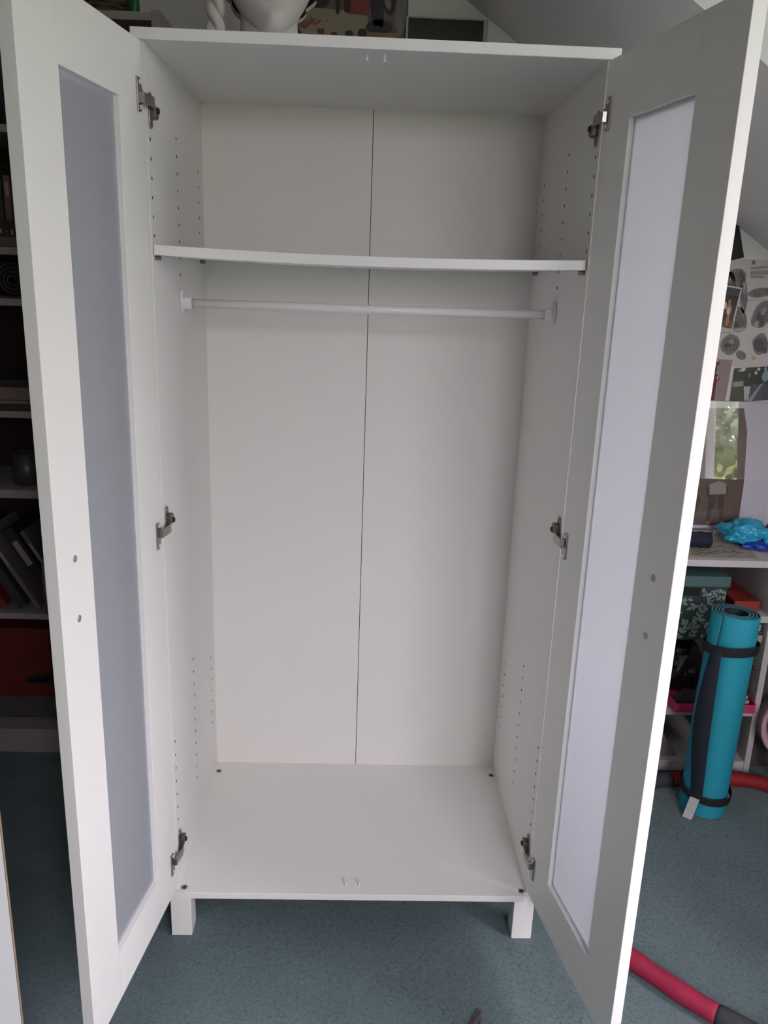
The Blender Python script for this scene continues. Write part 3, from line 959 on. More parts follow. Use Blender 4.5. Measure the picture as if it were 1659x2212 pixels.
r0, r1 = F(1470, 1178, ZK), F(1536, 1190, ZK)
rl = thing('cloth_roll', 'dark navy rolled cloth lying on the desk near the wall', 'cloth', (r1.x - 0.05, r1.y, ZK))
dirx = Vector((1, -0.08, 0)).normalized()
cA = Vector((r1.x + 0.005, r1.y + 0.03, ZK + 0.024))
b = MB()
prof = []
for q in range(16):
    t = q / 15
    prof.append(cA - dirx * (0.14 * (1 - t)))
b.tube(prof, [0.0235 + 0.0015 * math.sin(q * 1.7) for q in range(16)], 28)
b.build('roll', M('navy_cloth', (16, 18, 40), 0.85, bump=.4, bscale=90), rl, smooth=True)
b = MB()
pts = []
for q in range(60):
    a = q * 0.33
    r = 0.003 + 0.0185 * q / 59
    pts.append(cA + dirx * 0.001 + Vector((0, math.cos(a) * r, math.sin(a) * r)))
b.tube(pts, 0.0012, 6).build('roll_end', M('navy_cloth_edge', (26, 28, 52), 0.9), rl)

bc = W(1606, 1180, 0.82)
bg_ = thing('plastic_bag', 'crumpled turquoise plastic bag lying on the desk', 'bag', (bc.x, 0.82, ZK))
cloth((bc.x + 0.004, 0.83, ZK + 0.031), 0.070, 0.055, 0.034, 3.3, 0.34).build('crumpled_film', M('turquoise_film', (40, 150, 186), 0.32, var=.25, scale=30), bg_)
cloth((bc.x + 0.066, 0.775, ZK + 0.020), 0.042, 0.035, 0.022, 8.1, 0.45).build('crumpled_fold', M('turquoise_film', (40, 150, 186)), bg_)
cloth((bc.x + 0.035, 0.768, ZK + 0.012), 0.060, 0.028, 0.014, 5.7, 0.3).build('blue_lining', M('blue_lining', (10, 50, 150), 0.4), bg_)
cloth((bc.x + 0.066, 0.80, ZK + 0.036), 0.024, 0.022, 0.028, 6.2, 0.5).build('dark_print', M('bag_dark', (24, 44, 92), 0.4), bg_)

# glazed picture leaning against the wall on the desk
lean = 0.055
gy0 = YB - 0.062
gz0 = ZK + 0.002
gx0, gx1 = 0.98, 1.285
gh = 0.405


def gp(p):
    """x, depth out of the picture, height along it"""
    x, d, h = p
    ca = math.cos(math.asin(lean / gh))
    sa = lean / gh
    return Vector((x, gy0 + h * sa - d * ca, gz0 + h * ca - d * sa + 0.002))


gl = thing('glazed_picture', 'glazed photo of bare legs leaning on the wall above the desk', 'picture', (1.13, gy0, ZK))
MB(gp).box(gx0, gx1, 0.001, 0.004, 0, gh).build('backing', M('mount_white', (190, 186, 196), var=.02), gl)


def gpoly(pts):
    # photo pixels -> (x, h) on the leaning sheet
    r = []
    for px, py in pts:
        lo = 0.0
        q = W(px, py, YB - 0.03)
        h = (q.z - gz0)
        q = W(px, py, gy0 + h * lean / gh)
        r.append((q.x, min(gh - 0.002, max(0.002, q.z - gz0))))
    return r


def gprint(n, m, polys, k):
    b = MB(gp)
    for P in polys:
        b.prism(P, lambda a, c, q: (a, q, c), 0.0042 + 0.0002 * k, 0.0043 + 0.0002 * k)
    o = b.build(n, m, gl)
    if len(polys) > 1:
        o['kind'] = 'stuff'


gprint('photo_ground', M('photo_sand', (88, 70, 60), .5, var=.15, scale=18), [gpoly([(1480, 1134), (1593, 1135), (1606, 1040), (1613, 930), (1606, 880), (1488, 880)])], 0)
gprint('bare_legs', M('photo_legs', (62, 42, 34), .5, var=.1), [gpoly([(1531, 1068), (1548, 1068), (1545, 1088), (1536, 1102), (1530, 1126), (1524, 1126), (1527, 1100)]), gpoly([(1549, 1068), (1565, 1068), (1562, 1092), (1561, 1108), (1559, 1124), (1553, 1124), (1552, 1104), (1549, 1090)]),
                                                           gpoly([(1494, 1120), (1501, 1062), (1510, 1072), (1512, 1085), (1500, 1112)]), gpoly([(1524, 1048), (1531, 1052), (1532, 1074), (1525, 1075)]), gpoly([(1567, 1052), (1573, 1050), (1571, 1072), (1565, 1073)])], 1)
gprint('white_top', M('photo_shirt', (140, 132, 128), .5, var=.06), [gpoly([(1532, 1046), (1552, 1038), (1567, 1044), (1568, 1066), (1531, 1068)])], 2)
gprint('pale_shoes', M('photo_shoes', (128, 108, 98), .5), [gpoly([(1523, 1127), (1532, 1125), (1533, 1131), (1522, 1132)]), gpoly([(1553, 1125), (1563, 1124), (1566, 1130), (1555, 1132)])], 2)
MB(gp).box(gx0, gx1, 0.0056, 0.0076, 0, gh).build('glass', m_glass('picture_glass', faces=2.0), gl)
for x in (gx0 + 0.02, gx1 - 0.02):
    for h in (0.02, gh - 0.02):
        MB(gp).box(x - 0.006, x + 0.006, 0.0078, 0.0088, h - 0.004, h + 0.004).build('clip', M_STEEL, gl)
# small white blocks the picture stands behind
o = MB().box(1.02, 1.09, 0.905, 0.930, ZK + 0.0002, ZK + 0.012).build('paper_block', M('block_grey', (132, 132, 128)), bevel=.001)
tag(o, 'grey green paper strip in front of the glazed picture', 'paper')
o = MB().box(1.095, 1.20, 0.902, 0.930, ZK + 0.0002, ZK + 0.012).build('paper_block', M('block_white', (176, 174, 180)), bevel=.001)
tag(o, 'white paper strip in front of the glazed picture', 'paper')

# ---- leaf patterned storage box
YBX = YD + 0.028
bx0, bx1 = 0.80, W(1569, 1290, YBX).x
zbx0, zbx1 = 0.4335, W(1570, 1268, YBX).z
lx1 = W(1580, 1255, YBX - .004).x
lz1 = W(1580, 1247, YBX - .004).z
sbx = thing('storage_box', 'dark green storage box with pale leaf pattern and plain lid', 'box', ((bx0 + bx1) / 2, 0.8, zbx0))
M_BOXG = M('box_green', (30, 44, 44), 0.75, var=.08)
MB().box(bx0, bx1, YBX, 0.95, zbx0, zbx1 + 0.01).build('body', M_BOXG, sbx, bevel=.0015)
MB().box(bx0 - 0.008, lx1, YBX - 0.004, 0.956, zbx1, lz1).build('lid', M('box_lid_green', (62, 88, 88), 0.75, var=.06), sbx, bevel=.0015)
MB().box(W(1440, 1280, YBX).x, W(1512, 1280, YBX).x, YBX - 0.0022, YBX + 0.0005, W(1500, 1286, YBX).z, zbx1 - 0.001).build('label_holder', M_BLACK, sbx, bevel=.0008)
lf = MB()
st = MB()


def leaf(px, py, ang, ln):
    c = W(px, py, YBX)
    k = ln / 760.0
    ca, sa = math.cos(ang), math.sin(ang)
    P = []
    for a, w in ((0, 0), (0.25, 0.2), (0.5, 0.26), (0.75, 0.17), (1, 0), (0.75, -0.17), (0.5, -0.26), (0.25, -0.2)):
        P.append((c.x + k * (a * ca - w * sa), c.z + k * (a * sa + w * ca)))
    if all(bx0 < p[0] < bx1 - 0.001 and zbx0 + 0.003 < p[1] < zbx1 - 0.001 for p in P) and not (min(p[0] for p in P) < W(1513, 1280, YBX).x and max(p[1] for p in P) > W(1500, 1287, YBX).z):
        lf.prism(P, lambda a, b, q: (a, q, b), YBX - 0.0009, YBX - 0.0002)


def sprig(pts, ln=15):
    P = [W(a, b, YBX) for a, b in pts]
    inb = [(min(bx1 - .002, max(bx0, p.x)), YBX - 0.0004, min(zbx1 - .002, max(zbx0 + .002, p.z))) for p in P]
    st.tube(inb, 0.0008, 5)
    for i in range(len(pts) - 1):
        (x0, y0), (x1, y1) = pts[i], pts[i + 1]
        n = max(1, int(math.hypot(x1 - x0, y1 - y0) / 9))
        a = math.atan2(-(y1 - y0), x1 - x0)
        for q in range(n):
            t = (q + .5) / n
            for s in (-1, 1):
                leaf(x0 + (x1 - x0) * t, y0 + (y1 - y0) * t, a + s * 0.75 + random.uniform(-.15, .15), ln * random.uniform(.8, 1.1))
    (x0, y0), (x1, y1) = pts[-2], pts[-1]
    leaf(x1, y1, math.atan2(-(y1 - y0), x1 - x0), ln)


sprig([(1484, 1388), (1497, 1362), (1505, 1335), (1514, 1318), (1509, 1306), (1496, 1312)])
sprig([(1497, 1362), (1486, 1352), (1480, 1345)], 13)
sprig([(1514, 1318), (1526, 1310), (1534, 1300)], 13)
sprig([(1536, 1302), (1531, 1284), (1540, 1276), (1558, 1272)], 14)
sprig([(1531, 1284), (1520, 1282), (1516, 1276)], 12)
sprig([(1562, 1304), (1566, 1290), (1568, 1280)], 12)
sprig([(1560, 1300), (1550, 1290)], 12)
sprig([(1470, 1304), (1480, 1300), (1492, 1290)], 14)
sprig([(1508, 1330), (1516, 1345), (1528, 1352)], 13)
sprig([(1510, 1385), (1522, 1372), (1532, 1362)], 13)
sprig([(1452, 1390), (1466, 1372), (1474, 1360)], 14)
sprig([(1535, 1330), (1548, 1320), (1556, 1312)], 13)
sprig([(1430, 1340), (1450, 1330), (1462, 1326)], 14)
sprig([(1420, 1380), (1440, 1365)], 14)
M_LEAF = M('leaf_print_sage', (104, 122, 116), 0.7, var=.12, scale=150)
o = lf.build('leaf_print', M_LEAF, sbx)
o['kind'] = 'stuff'
st.build('stem_print', M_LEAF, sbx)['kind'] = 'stuff'

# things on the right half of the shelves
o = MB().box(1.096, 1.172, 0.70, 0.90, 0.5205, 0.552).build('red_box', M('dull_red', (128, 38, 30), var=.15), bevel=.002)
tag(o, 'flat dull red box on the upper desk shelf', 'box')
for k, (z0, z1, c, lb) in enumerate(((0.4335, 0.455, (150, 138, 134), 'pale thick book at the bottom of the desk pile'), (0.4552, 0.466, (58, 46, 46), 'thin dark book in the middle of the desk pile'), (0.4662, 0.486, (172, 158, 152), 'cream book on top of the desk pile'))):
    bk = thing('book', lb, 'book', (1.13, 0.8, z0), 'books piled on the desk shelf')
    MB().box(1.096, 1.183 - .003 * k, 0.675 + .004 * k, 0.86, z0, z1).build('cover', M('pile_book_%d' % k, c, var=.08), bk, bevel=.0012)
    MB().box(1.0975, 1.1845 - .003 * k, 0.678 + .004 * k, 0.858, z0 + .002, z1 - .002).build('pages', M('book_pages', (170, 158, 140), var=.1, scale=200), bk)

# pink tray with dark contents
YT = YD - 0.012
tr = thing('pink_tray', 'shallow raspberry pink tray on the desk shelf holding dark clutter', 'tray', (1.07, 0.78, 0.2185))
M_PINK = M('raspberry_card', (176, 50, 92), 0.6, var=.05)
tx0, tx1 = W(1456, 1530, YT).x, W(1640, 1535, YT).x - .012
tz0, tz1 = 0.2186, 0.250
MB().box(tx0, tx1, YT, 0.93, tz0, tz0 + 0.003).build('base', M_PINK, tr)
MB().box(tx0, tx1, YT, YT + 0.003, tz0 + 0.003, tz1 - 0.004).build('front_wall', M_PINK, tr)
MB().box(tx0, tx1, 0.927, 0.93, tz0 + 0.003, tz1).build('rear_wall', M_PINK, tr)
MB().box(tx0, tx0 + 0.003, YT + 0.003, 0.927, tz0 + 0.003, tz1).build('side_wall', M_PINK, tr)
MB().box(tx1 - 0.003, tx1, YT + 0.003, 0.927, tz0 + 0.003, tz1).build('side_wall', M_PINK, tr)
c = W(1478, 1470, 0.84)
tag(cloth((tx0 + .078, 0.805, tz0 + 0.066), 0.058, 0.060, 0.095, 2.2, 0.16).build('black_pouch', M('black_vinyl', (20, 20, 23), 0.28, var=.2)), 'glossy black vinyl pouch standing in the pink tray', 'pouch')
tag(cloth((tx0 + .062, 0.683, tz0 + 0.023), 0.044, 0.020, 0.026, 4.9, 0.3).build('dark_scarf', M('dark_scarf', (40, 38, 42), 0.8, var=.4, scale=50)), 'dark patterned scarf bunched at the front of the pink tray', 'scarf')
for k in range(3):
    z0 = tz0 + 0.0035 + 0.0145 * k
    bk = thing('book', ['lowest', 'middle', 'topmost'][k] + ' faded grey book stacked under the bead ornament', 'book', (1.14, .75, z0), 'books in the pink tray')
    x1 = tx1 - 0.006 - 0.004 * k
    MB().box(1.095, x1, 0.662 + .003 * k, 0.80, z0, z0 + 0.0135).build('cover', M('tray_book_%d' % k, [(96, 80, 72), (112, 100, 94), (88, 74, 66)][k], var=.12), bk, bevel=.001)
    MB().box(1.098, x1 - .002, 0.6612 + .003 * k, 0.798, z0 + .0025, z0 + .011).build('pages', M('book_pages', (170, 158, 140)), bk)
ob = thing('bead_ornament', 'dark round ornament speckled with pale beads on a stem', 'ornament', (1.165, 0.70, tz0 + 0.047))
zo = tz0 + 0.0475
oc = Vector((1.152, 0.70, zo + 0.072))
MB().lathe([(0.028, 0), (0.028, 0.005), (0.016, 0.012), (0.013, 0.028), (0.020, 0.046), (0, 0.048)], (oc.x, oc.y, zo), n=24).build('stem', M('dark_mahogany', (46, 24, 20), 0.45), ob, smooth=True)
MB().lathe([(0.031 * math.sin(math.pi * k / 16), -0.031 * math.cos(math.pi * k / 16)) for k in range(17)], oc, n=28).build('ball', M('dark_ball', (30, 20, 18), 0.5), ob, smooth=True)
b = MB()
for k in range(110):
    zz = 1 - 2 * (k + .5) / 110
    a = k * 2.39996
    rr = math.sqrt(1 - zz * zz)
    d = Vector((rr * math.cos(a), rr * math.sin(a), zz)) + Vector((random.uniform(-.06, .06), random.uniform(-.06, .06), random.uniform(-.06, .06)))
    d.normalize()
    b.lathe([(0.0012, 0.0305), (0.0010, 0.0318), (0, 0.0321)], oc, d, 6)
b.build('beads', M('pale_beads', (190, 166, 150), .4), ob)['kind'] = 'stuff'

# lower shelf: grey papers, leaning board, brown box
o = MB()
o.hexa([(0.935, 0.690, 0.041), (0.985, 0.690, 0.041), (0.985, 0.93, 0.041), (0.935, 0.93, 0.041), (0.845, 0.690, 0.190), (0.895, 0.690, 0.190), (0.895, 0.93, 0.190), (0.845, 0.93, 0.190)])
tag(o.build('grey_folder', M('grey_folder', (112, 104, 112), var=.12, scale=40), bevel=.002), 'grey folder leaning to the left on the lowest desk shelf', 'folder')
tag(MB().box(0.80, 0.895, 0.70, 0.90, 0.0405, 0.075).build('brown_box', M('brown_box', (92, 58, 40), var=.3, scale=60), bevel=.003), 'low brown box under the leaning grey folder', 'box')
tag(MB().box(1.105, 1.165, 0.68, 0.93, 0.0405, 0.185).build('grey_magazine_file', M('grey_file', (116, 110, 112), var=.1, scale=40), bevel=.002), 'upright grey magazine file on the lowest desk shelf behind the mat', 'file')

# pink ring with hose at the right edge
rg = thing('pink_ring', 'pale pink plastic ring with a hanging pink hose beside the desk', 'ring', (1.255, 0.60, 0.02))
M_PP = M('pale_pink', (190, 150, 158), 0.5, var=.04)
rc = Vector((1.262, 0.605, 0.200))
RG = []
b = MB()


def ringpt(i, j):
    a = 2 * math.pi * i
    c_, s_ = math.cos(2 * math.pi * j), math.sin(2 * math.pi * j)
    r = 0.072 + 0.011 * c_
    d = 0.022 * s_
    p = Vector((r * math.cos(a) * 0.82 + d * 0.5, d * 0.87 - r * math.cos(a) * 0.25, r * math.sin(a) * 1.18))
    return rc + p


b.grid(ringpt, 60, 14, cu=True, cv=True).build('ring', M_PP, rg, smooth=True)
MB().tube([rc + Vector((-0.012, 0, -0.078)), rc + Vector((-0.012, -0.006, -0.11)), rc + Vector((-0.004, -0.014, -0.145)), rc + Vector((0.03, -0.03, -0.178)), rc + Vector((0.09, -0.05, -0.185))], 0.009, 14).build('hose', M('dusty_pink', (176, 122, 124), .5), rg, smooth=True)
MB().lathe([(0.013, 0), (0.014, 0.02), (0.012, 0.03)], rc + Vector((0.012, -0.004, -0.10)), (0, 0, 1), 16).build('clip', M_PP, rg)

# ------------------------------------------------------------------ rolled exercise mat
A0 = F(1519, 1741, 0.0)
A0 = Vector((0.995, 0.497, 0.0))
A1 = Vector((1.014, 0.515, 0.594))
axis = (A1 - A0).normalized()
ex = Vector((1, 0, 0))
ex = (ex - axis * ex.dot(axis)).normalized()
ey = axis.cross(ex)
LEN = (A1 - A0).length
ym = thing('exercise_mat', 'rolled turquoise exercise mat with black carrying strap standing on the carpet', 'mat', A0)
M_TEAL = M('mat_turquoise', (20, 138, 158), 0.7, var=.04, scale=300, bump=.25, bscale=700)
M_TEALE = M('mat_edge', (70, 138, 144), 0.75, var=.05)
M_NAVY = M('mat_navy', (8, 22, 36), 0.7, var=.1)
TURNS = 4.0
END = math.radians(212)
PITCHM = 0.0084


def spiral(th_from_end, off, v):
    """th_from_end: radians back from the outer end"""
    r = 0.0625 - PITCHM * th_from_end / (2 * math.pi) + off
    flap = max(0.0, 1 - th_from_end / 1.3)
    lowb = math.sin(max(0, min(1, (0.92 - v) / 0.8)) * math.pi) ** 1.0
    r += flap ** 2 * (0.003 + 0.012 * lowb)
    a = END - th_from_end - 0.18 * lowb * flap
    return A0 + axis * (v * LEN) + ex * (r * math.cos(a)) + ey * (r * math.sin(a))


NT, NV = 200, 26
TOT = TURNS * 2 * math.pi


def layer(o0, o1, m, name, medge):
    b = MB()
    V = [[[b.v(spiral(TOT * i / NT, o, j / NV)) for j in range(NV + 1)] for i in range(NT + 1)] for o in (o0, o1)]
    for i in range(NT):
        for j in range(NV):
            for q in (0, 1):
                b.bm.faces.new([V[q][i][j], V[q][i + 1][j], V[q][i + 1][j + 1], V[q][i][j + 1]])
        for j in (0, NV):
            f = b.bm.faces.new([V[0][i][j], V[0][i + 1][j], V[1][i + 1][j], V[1][i][j]])
            f.material_index = 1
    for i in (0, NT):
        for j in range(NV):
            f = b.bm.faces.new([V[0][i][j], V[0][i][j + 1], V[1][i][j + 1], V[1][i][j]])
            f.material_index = 1
    return b.build(name, [m, medge], ym)


layer(-0.0002, 0.0031, M_TEAL, 'turquoise_layer', M_TEALE)
layer(-0.0030, -0.0004, M_NAVY, 'navy_layer', M_NAVY)


def band(v, tilt, w, name, rr=0.0692):
    b = MB()

    def pt(i, j):
        a = 2 * math.pi * i
        r = rr + 0.0012 * math.cos(2 * math.pi * j) + 0.006 * max(0, math.cos(a - END)) ** 3
        h = v * LEN + w * math.sin(2 * math.pi * j) + tilt * math.cos(a - math.radians(300))
        return A0 + axis * h + ex * (r * math.cos(a)) + ey * (r * math.sin(a))
    return b.grid(pt, 64, 8, cu=True, cv=True).build(name, M('strap_black', (10, 12, 18), .8), ym)


band(0.838, 0.009, 0.0135, 'strap_band')
band(0.112, -0.012, 0.0115, 'strap_band')
b = MB()


def strap(i, j):
    v = 0.12 + 0.725 * i
    a0 = math.radians(216 + 12 * (1 - i))
    bul = math.sin(math.pi * (1 - i)) ** 1.2
    half = 0.21 + 0.10 * bul
    a = a0 - 0.10 * bul + (j - .5) * 2 * half
    r = 0.0735 + 0.0085 * bul + 0.003 * math.sin(math.pi * j)
    return A0 + axis * (v * LEN) + ex * (r * math.cos(a)) + ey * (r * math.sin(a))


so = b.grid(strap, 30, 9).build('carry_strap', M('strap_navy', (9, 20, 34), .75, var=.1), ym)
sm = so.modifiers.new('solid', 'SOLIDIFY')
sm.thickness = 0.002
b = MB()
tc_ = A0 + axis * (0.115 * LEN)


def tagp(i, j):
    a = math.radians(228)
    d = Vector((math.cos(a), math.sin(a), 0))
    t = Vector((-math.sin(a), math.cos(a), 0))
    return A0 + axis * (0.115 * LEN) + d * (0.081 + 0.012 * i ** 2) + t * ((j - .5) * 0.026) + Vector((0, 0, -0.062 * i + .002 * math.sin(5 * i))) + t * (-0.010 * i)


o = b.grid(tagp, 12, 4).build('care_tag', M('care_tag_white', (176, 178, 180), .7, var=.12, scale=120), ym)
o.modifiers.new('solid', 'SOLIDIFY').thickness = 0.0008

# ------------------------------------------------------------------ foam covered hoop on the carpet
RT = 0.021
HP = [(0.560, 0.02), (0.600, -0.062), (0.664, -0.139), (0.738, -0.213), (0.84, -0.285), (0.96, -0.305), (1.08, -0.275), (1.18, -0.18), (1.25, -0.05), (1.285, 0.12), (1.295, 0.30), (1.285, 0.46), (1.24, 0.56), (1.16, 0.600), (1.05, 0.606), (0.925, 0.598), (0.83, 0.56), (0.72, 0.47), (0.62, 0.33), (0.56, 0.17)]


def cr(P, n=14):
    R = []
    m = len(P)
    for i in range(m):
        p0, p1, p2, p3 = (Vector((*P[(i + k) % m], 0)) for k in (-1, 0, 1, 2))
        for q in range(n):
            t = q / n
            R.append(0.5 * ((2 * p1) + (p2 - p0) * t + (2 * p0 - 5 * p1 + 4 * p2 - p3) * t * t + (3 * p1 - p0 - 3 * p2 + p3) * t ** 3))
    return R


hc = cr(HP)
for p in hc:
    p.z = RT
NH = len(hc)
hoop = thing('foam_hoop', 'crimson and grey foam hoop lying on the carpet', 'hoop', (1.0, 0.13, 0))
M_CRIM = M('crimson_foam', (150, 26, 62), .75, var=.05, bump=.2, bscale=300)
M_REDF = M('red_foam_shaded', (134, 14, 24), .75, var=.05, bump=.2, bscale=300)  # red of the far foam, its shade partly put into the colour
M_GREYF = M('charcoal_foam', (52, 54, 58), .8, var=.08, bump=.2, bscale=300)
segs = [(-22, 42, M_CRIM), (42, 78, M_GREYF), (78, 128, M_CRIM), (128, 158, M_GREYF), (158, 208, M_REDF), (208, 222, M_GREYF), (222, NH - 22, M_CRIM)]
for a, b_, m in segs:
    pts = [hc[k % NH] for k in range(a, b_ + 1)]
    MB().tube(pts, [RT * (1 + 0.05 * math.sin(k * .45)) * (0.95 if k in (a, b_) else 1) for k in range(a, b_ + 1)], 18).build('foam_segment', m, hoop, smooth=True)

# dark red threads on the carpet
thr = thing('loose_threads', 'dark red loose threads lying on the carpet in front', 'thread', F(1030, 2200, 0))
for pts in ([(1033, 2179), (1024, 2196), (1014, 2214), (1004, 2236), (990, 2250)], [(1040, 2185), (1028, 2201), (1018, 2216), (1012, 2234), (1004, 2250)], [(1039, 2198), (1036, 2212), (1030, 2230), (1034, 2246)]):
    MB().tube([F(a, b2, 0.004) for a, b2 in pts], 0.0011, 6).build('strand', M('thread_red', (92, 36, 52), .8), thr)

# ------------------------------------------------------------------ bookcase at the left
YS = 0.706
M_BC = mat('bookcase_white_shaded', (0.33, 0.30, 0.29), 0.55, var=0.05)  # white bookcase, its shade put into a darker base colour
M_BCB = M('bookcase_back', (44, 20, 20), 0.8, var=.1)
bcx0, bcx1 = -1.42, -0.515
bcs = thing('bookcase', 'tall white bookcase with dark back standing against the back wall', 'bookcase', (-0.97, 0.85, 0))
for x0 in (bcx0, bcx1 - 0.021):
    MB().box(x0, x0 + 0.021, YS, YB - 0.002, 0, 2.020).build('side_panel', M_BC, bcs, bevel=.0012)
LV = [(0.045, 0.085), (0.443, 0.461), (0.805, 0.829), (1.030, 1.048), (1.324, 1.342), (1.451, 1.469), (1.739, 1.757), (1.997, 2.015)]
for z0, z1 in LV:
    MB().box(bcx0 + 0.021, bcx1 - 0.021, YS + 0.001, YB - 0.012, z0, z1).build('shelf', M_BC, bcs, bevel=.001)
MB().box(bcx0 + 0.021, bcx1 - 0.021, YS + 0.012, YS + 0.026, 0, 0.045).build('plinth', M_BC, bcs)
MB().box(bcx0 + 0.021, bcx1 - 0.021, YB - 0.012, YB - 0.006, 0.085, 2.015).build('back_board', M_BCB, bcs)


def book(label, x, w, h, d, z, col, lean=0.0, y=YS + 0.03, grp='books on the bookcase'):
    t = thing('book', label, 'book', (x, y, z), grp)
    ca, sa = math.cos(lean), math.sin(lean)

    def xf(p):
        return Vector((x + p[0] * ca + p[2] * sa, y + p[1], z + 0.0004 + p[2] * ca - (p[0] - (0 if lean < 0 else w)) * sa))
    cm = M('book_%d_%d_%d' % col, col, 0.6, var=.12)
    b = MB(xf)
    b.prism([(0, 0), (w, 0), (w, d), (w - .002, d), (w - .002, .002), (.002, .002), (.002, d), (0, d)], lambda a, c, q: (a, c, q), 0, h)
    b.build('cover', cm, t)
    MB(xf).box(.0025, w - .0025, .0025, d - .004, .003, h - .004).build('pages', M('book_pages', (170, 158, 140)), t)
    MB(xf).box(w * .25, w * .75, -.0006, 0, h * .55, h * .85).build('spine_label', M('spine_%d' % (col[0] % 5), (150, 140, 128)), t)
    return t


# upright small books standing on two flat boxes
zz = 1.4695
tag(MB().box(-1.05, -0.80, YS + .02, .96, zz, zz + .026).build('flat_box', M('flat_box_grey', (96, 92, 84), var=.1), bevel=.002), 'plain flat grey box under the patterned box on the bookcase', 'box')
pb = thing('patterned_box', 'flat dark box with pale printed marks under the small books', 'box', (-.93, .8, zz + .0265))
MB().box(-1.06, -0.82, YS + .024, .95, zz + .0265, zz + .064).build('body', M('patterned_box', (48, 44, 40), var=.3, scale=60), pb, bevel=.002)
b = MB()
for k in range(16):
    x = -1.05 + .0145 * k
    b.box(x, x + .007, YS + .0228, YS + .0238, zz + .030 + .004 * (k % 3), zz + .040 + .004 * (k % 2))
b.build('printed_marks', M('printed_marks', (140, 128, 110)), pb)['kind'] = 'stuff'
zb2 = zz + .0645
for x, w, h, c, lb in ((-1.02, .018, .125, (70, 66, 72), 'charcoal small book at the left of the upright row'), (-0.985, .022, .14, (96, 92, 90), 'grey small book, tallest of the upright row'), (-0.952, .016, .128, (60, 58, 60), 'dark grey small book beside the dusky pink one'), (-0.931, .016, .108, (118, 88, 88), 'dusky pink small book in the upright row'), (-0.908, .018, .12, (58, 34, 34), 'maroon small book at the right of the upright row')):
    book(lb, x, w, h, .16, zb2, c)
# top compartment
tag(cloth((-0.915, YS + .10, 1.7575 + .075), .07, .06, .12, 1.4, .15).build('dark_cloth_bundle', M('dark_bundle', (44, 44, 48), .9, var=.3)), 'dark grey cloth bundle on the second bookcase shelf', 'cloth')
# coiled dark belt
b = MB()
pts = []
for q in range(90):
    a = q * .25
    r = .008 + .035 * q / 89
    pts.append((-0.935 + r * math.cos(a), YS + .045, 1.3425 + .0465 + r * math.sin(a)))
tag(b.tube(pts, .0042, 8).build('coiled_belt', M('belt_dark', (50, 44, 44), .6)), 'dark coiled belt standing on the narrow bookcase shelf', 'belt')
# pile of flat boxes/papers
zq = 1.0485
for k, (h, c, lb) in enumerate(((.016, (60, 52, 48), 'thin dark folder at the bottom of the bookcase pile'), (.010, (120, 112, 108), 'pale thin folder second in the bookcase pile'), (.034, (128, 108, 104), 'thick faded folder on top of the bookcase pile'), (.02, (44, 40, 40), 'black folder lying askew over the bookcase pile'))):
    o = MB().box(-1.08 + .02 * k, -0.83 - .015 * k, YS + .006 + .006 * k, .95, zq, zq + h).build('folder', M('folder_%d' % k, c, var=.1), bevel=.0015)
    tag(o, lb, 'folder', 'folders piled on the bookcase')
    zq += h + .0004
# dim mug
mg = thing('mug', 'dim grey mug on the bookcase shelf below the folders', 'mug', (-.955, YS + .08, .8295))
MB().lathe([(.032, 0), (.036, .004), (.038, .09), (.0355, .09), (.033, .008), (0, .006)], (-.955, YS + .08, .8295), n=28).build('body', M('mug_grey', (64, 66, 66), .35), mg, smooth=True)
MB().tube([(-.919, YS + .08, .8295 + .075), (-.898, YS + .08, .8295 + .07), (-.893, YS + .08, .8295 + .045), (-.902, YS + .08, .8295 + .025), (-.920, YS + .08, .8295 + .02)], .0045, 8).build('handle', M('mug_grey', (64, 66, 66)), mg)
# leaning books (tops to the left)
for k, (c, w, lb) in enumerate((((110, 34, 30), .022, 'red binding leaning book, lowest on the bookcase slope'), ((52, 50, 54), .028, 'charcoal leaning book next to the red one'), ((108, 100, 96), .012, 'thin pale grey leaning book on the bookcase'), ((36, 34, 40), .034, 'thick black leaning book with lettered spine'), ((88, 84, 82), .012, 'thin grey leaning book lying over the black one'), ((34, 34, 46), .026, 'dark blue leaning book, last on the bookcase slope'))):
    book(lb, -1.045 + .052 * k, w, .27, .2, .4615, c, lean=-0.52)
# bottom compartment
rb = thing('red_carton', 'dark red carton with black print at the bottom of the bookcase', 'box', (-.99, .82, .18))
tag(MB().box(-1.30, -.70, YS + .06, .95, .0855, .178).build('grey_blanket_box', M('grey_blanket', (78, 76, 72), .9, var=.15, bump=.4, bscale=60), bevel=.012), 'grey blanket folded flat under the red carton', 'blanket')
MB().box(-1.20, -.915, YS + .03, .95, .1785, .40).build('body', M('red_carton', (96, 28, 18), .7, var=.15), rb, bevel=.002)
b = MB()
for k in range(7):
    b.prism([(-.99 + .011 * k, .225), (-.982 + .011 * k, .222), (-.975 + .011 * k, .235 + .004 * (k % 3)), (-.985 + .011 * k, .25 + .003 * k)], lambda a, c, q: (a, q, c), YS + .0292, YS + .0299)
b.build('black_print', M_BLACK, rb)['kind'] = 'stuff'

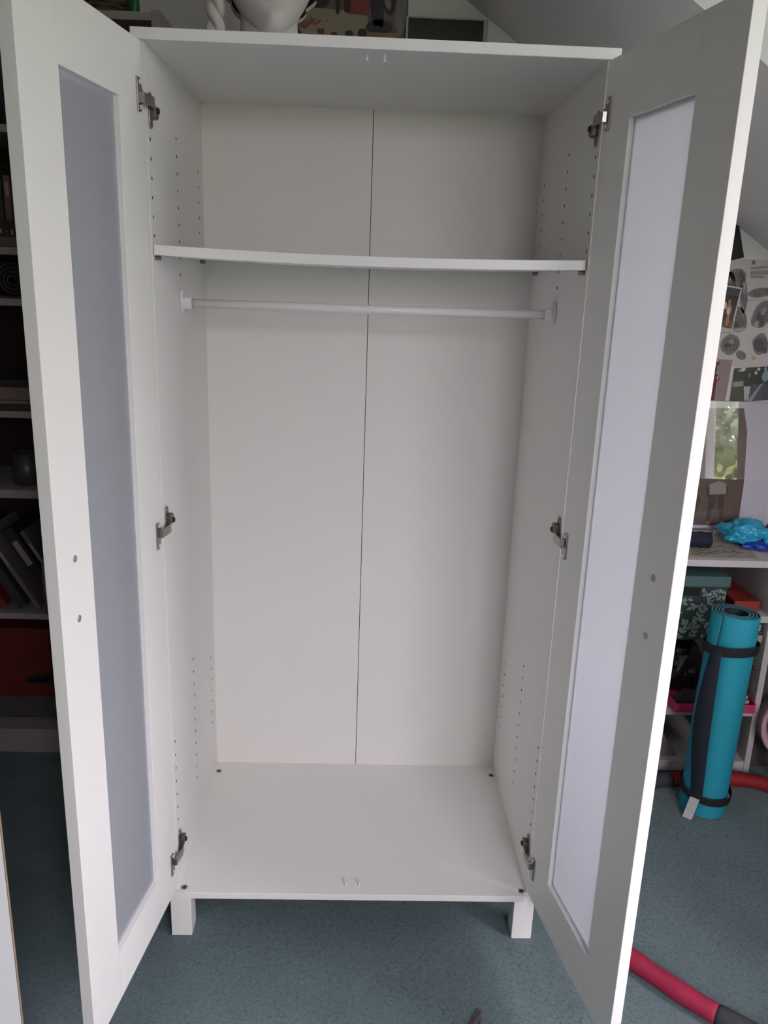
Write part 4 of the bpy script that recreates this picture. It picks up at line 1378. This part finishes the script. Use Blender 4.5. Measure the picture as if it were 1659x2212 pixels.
# brown basket and green bottle on top of the bookcase
zt = 2.0155
bk = thing('woven_basket', 'brown woven basket on top of the bookcase', 'basket', (-.665, .79, zt))
b = MB()
for k in range(9):
    r = .058 + .0014 * k
    b.tube([(-.665 + r * math.cos(a * math.pi / 16), .79 + r * math.sin(a * math.pi / 16), zt + .0085 + .0105 * k + .002 * math.sin(a * math.pi / 2 + k * math.pi)) for a in range(32)], .0058, 8, closed=True)
o = b.build('woven_wall', M('wicker_brown', (86, 72, 54), .8, var=.3, scale=60), bk)
o['kind'] = 'stuff'
MB().lathe([(.056, 0), (.056, .005), (0, .005)], (-.665, .79, zt), n=32).build('base', M('wicker_brown', (86, 72, 54)), bk)
gb = thing('green_bottle', 'small green bottle beside the basket on the bookcase', 'bottle', (-.580, .735, zt))
MB().lathe([(.0115, 0), (.0125, .003), (.0125, .035), (.010, .042), (.0085, .075)], (-.5815, .735, zt), n=24).build('body', M('bottle_green', (30, 104, 44), .3), gb, smooth=True)
MB().lathe([(.0105, .0), (.0105, .03), (0, .031)], (-.5815, .735, zt + .0752), n=20).build('cap', M('bottle_cap', (170, 160, 140), .5), gb)

# ------------------------------------------------------------------ white board standing at the near left
ne = W(48, 2212, -0.60)
wb = thing('white_board', 'white coated board with raw brown edge at the near left', 'board', (ne.x - .3, -.6, 0))
MB().box(XL + 0.02, ne.x - 0.0012, -0.60, -0.5978, 0, 0.84).build('coated_face', mat('board_white', (0.80, 0.81, 0.83), 0.4, var=.01), wb)
MB().box(XL + 0.02, ne.x - 0.0012, -0.5977, -0.5955, 0, 0.84).build('raw_back', M('hardboard_brown', (92, 66, 46), .85, var=.2, scale=90), wb)
MB().box(ne.x - 0.0011, ne.x, -0.5998, -0.5957, 0, 0.84).build('raw_edge', M('chipboard', (142, 120, 102), .85, var=.25, scale=250), wb)

# ------------------------------------------------------------------ unseen low chest added to shade the right floor
ch = thing('shade_chest', 'unseen low dark chest added on the right to shade the floor', 'chest', (1.6, -.32, 0))
M_CH = M('shade_chest_wood', (84, 58, 42), .55, var=.2, scale=14)
MB().box(1.345, 1.86, -.60, -.03,   .04, .88).build('body', M_CH, ch, bevel=.004)
MB().box(1.335, 1.87, -.615, -.015, .88, .902).build('lid', M_CH, ch, bevel=.004)
for x in (1.36, 1.80):
    for y in (-.58, -.09):
        MB().box(x, x + .04, y, y + .04, 0, .04).build('foot', M_CH, ch)
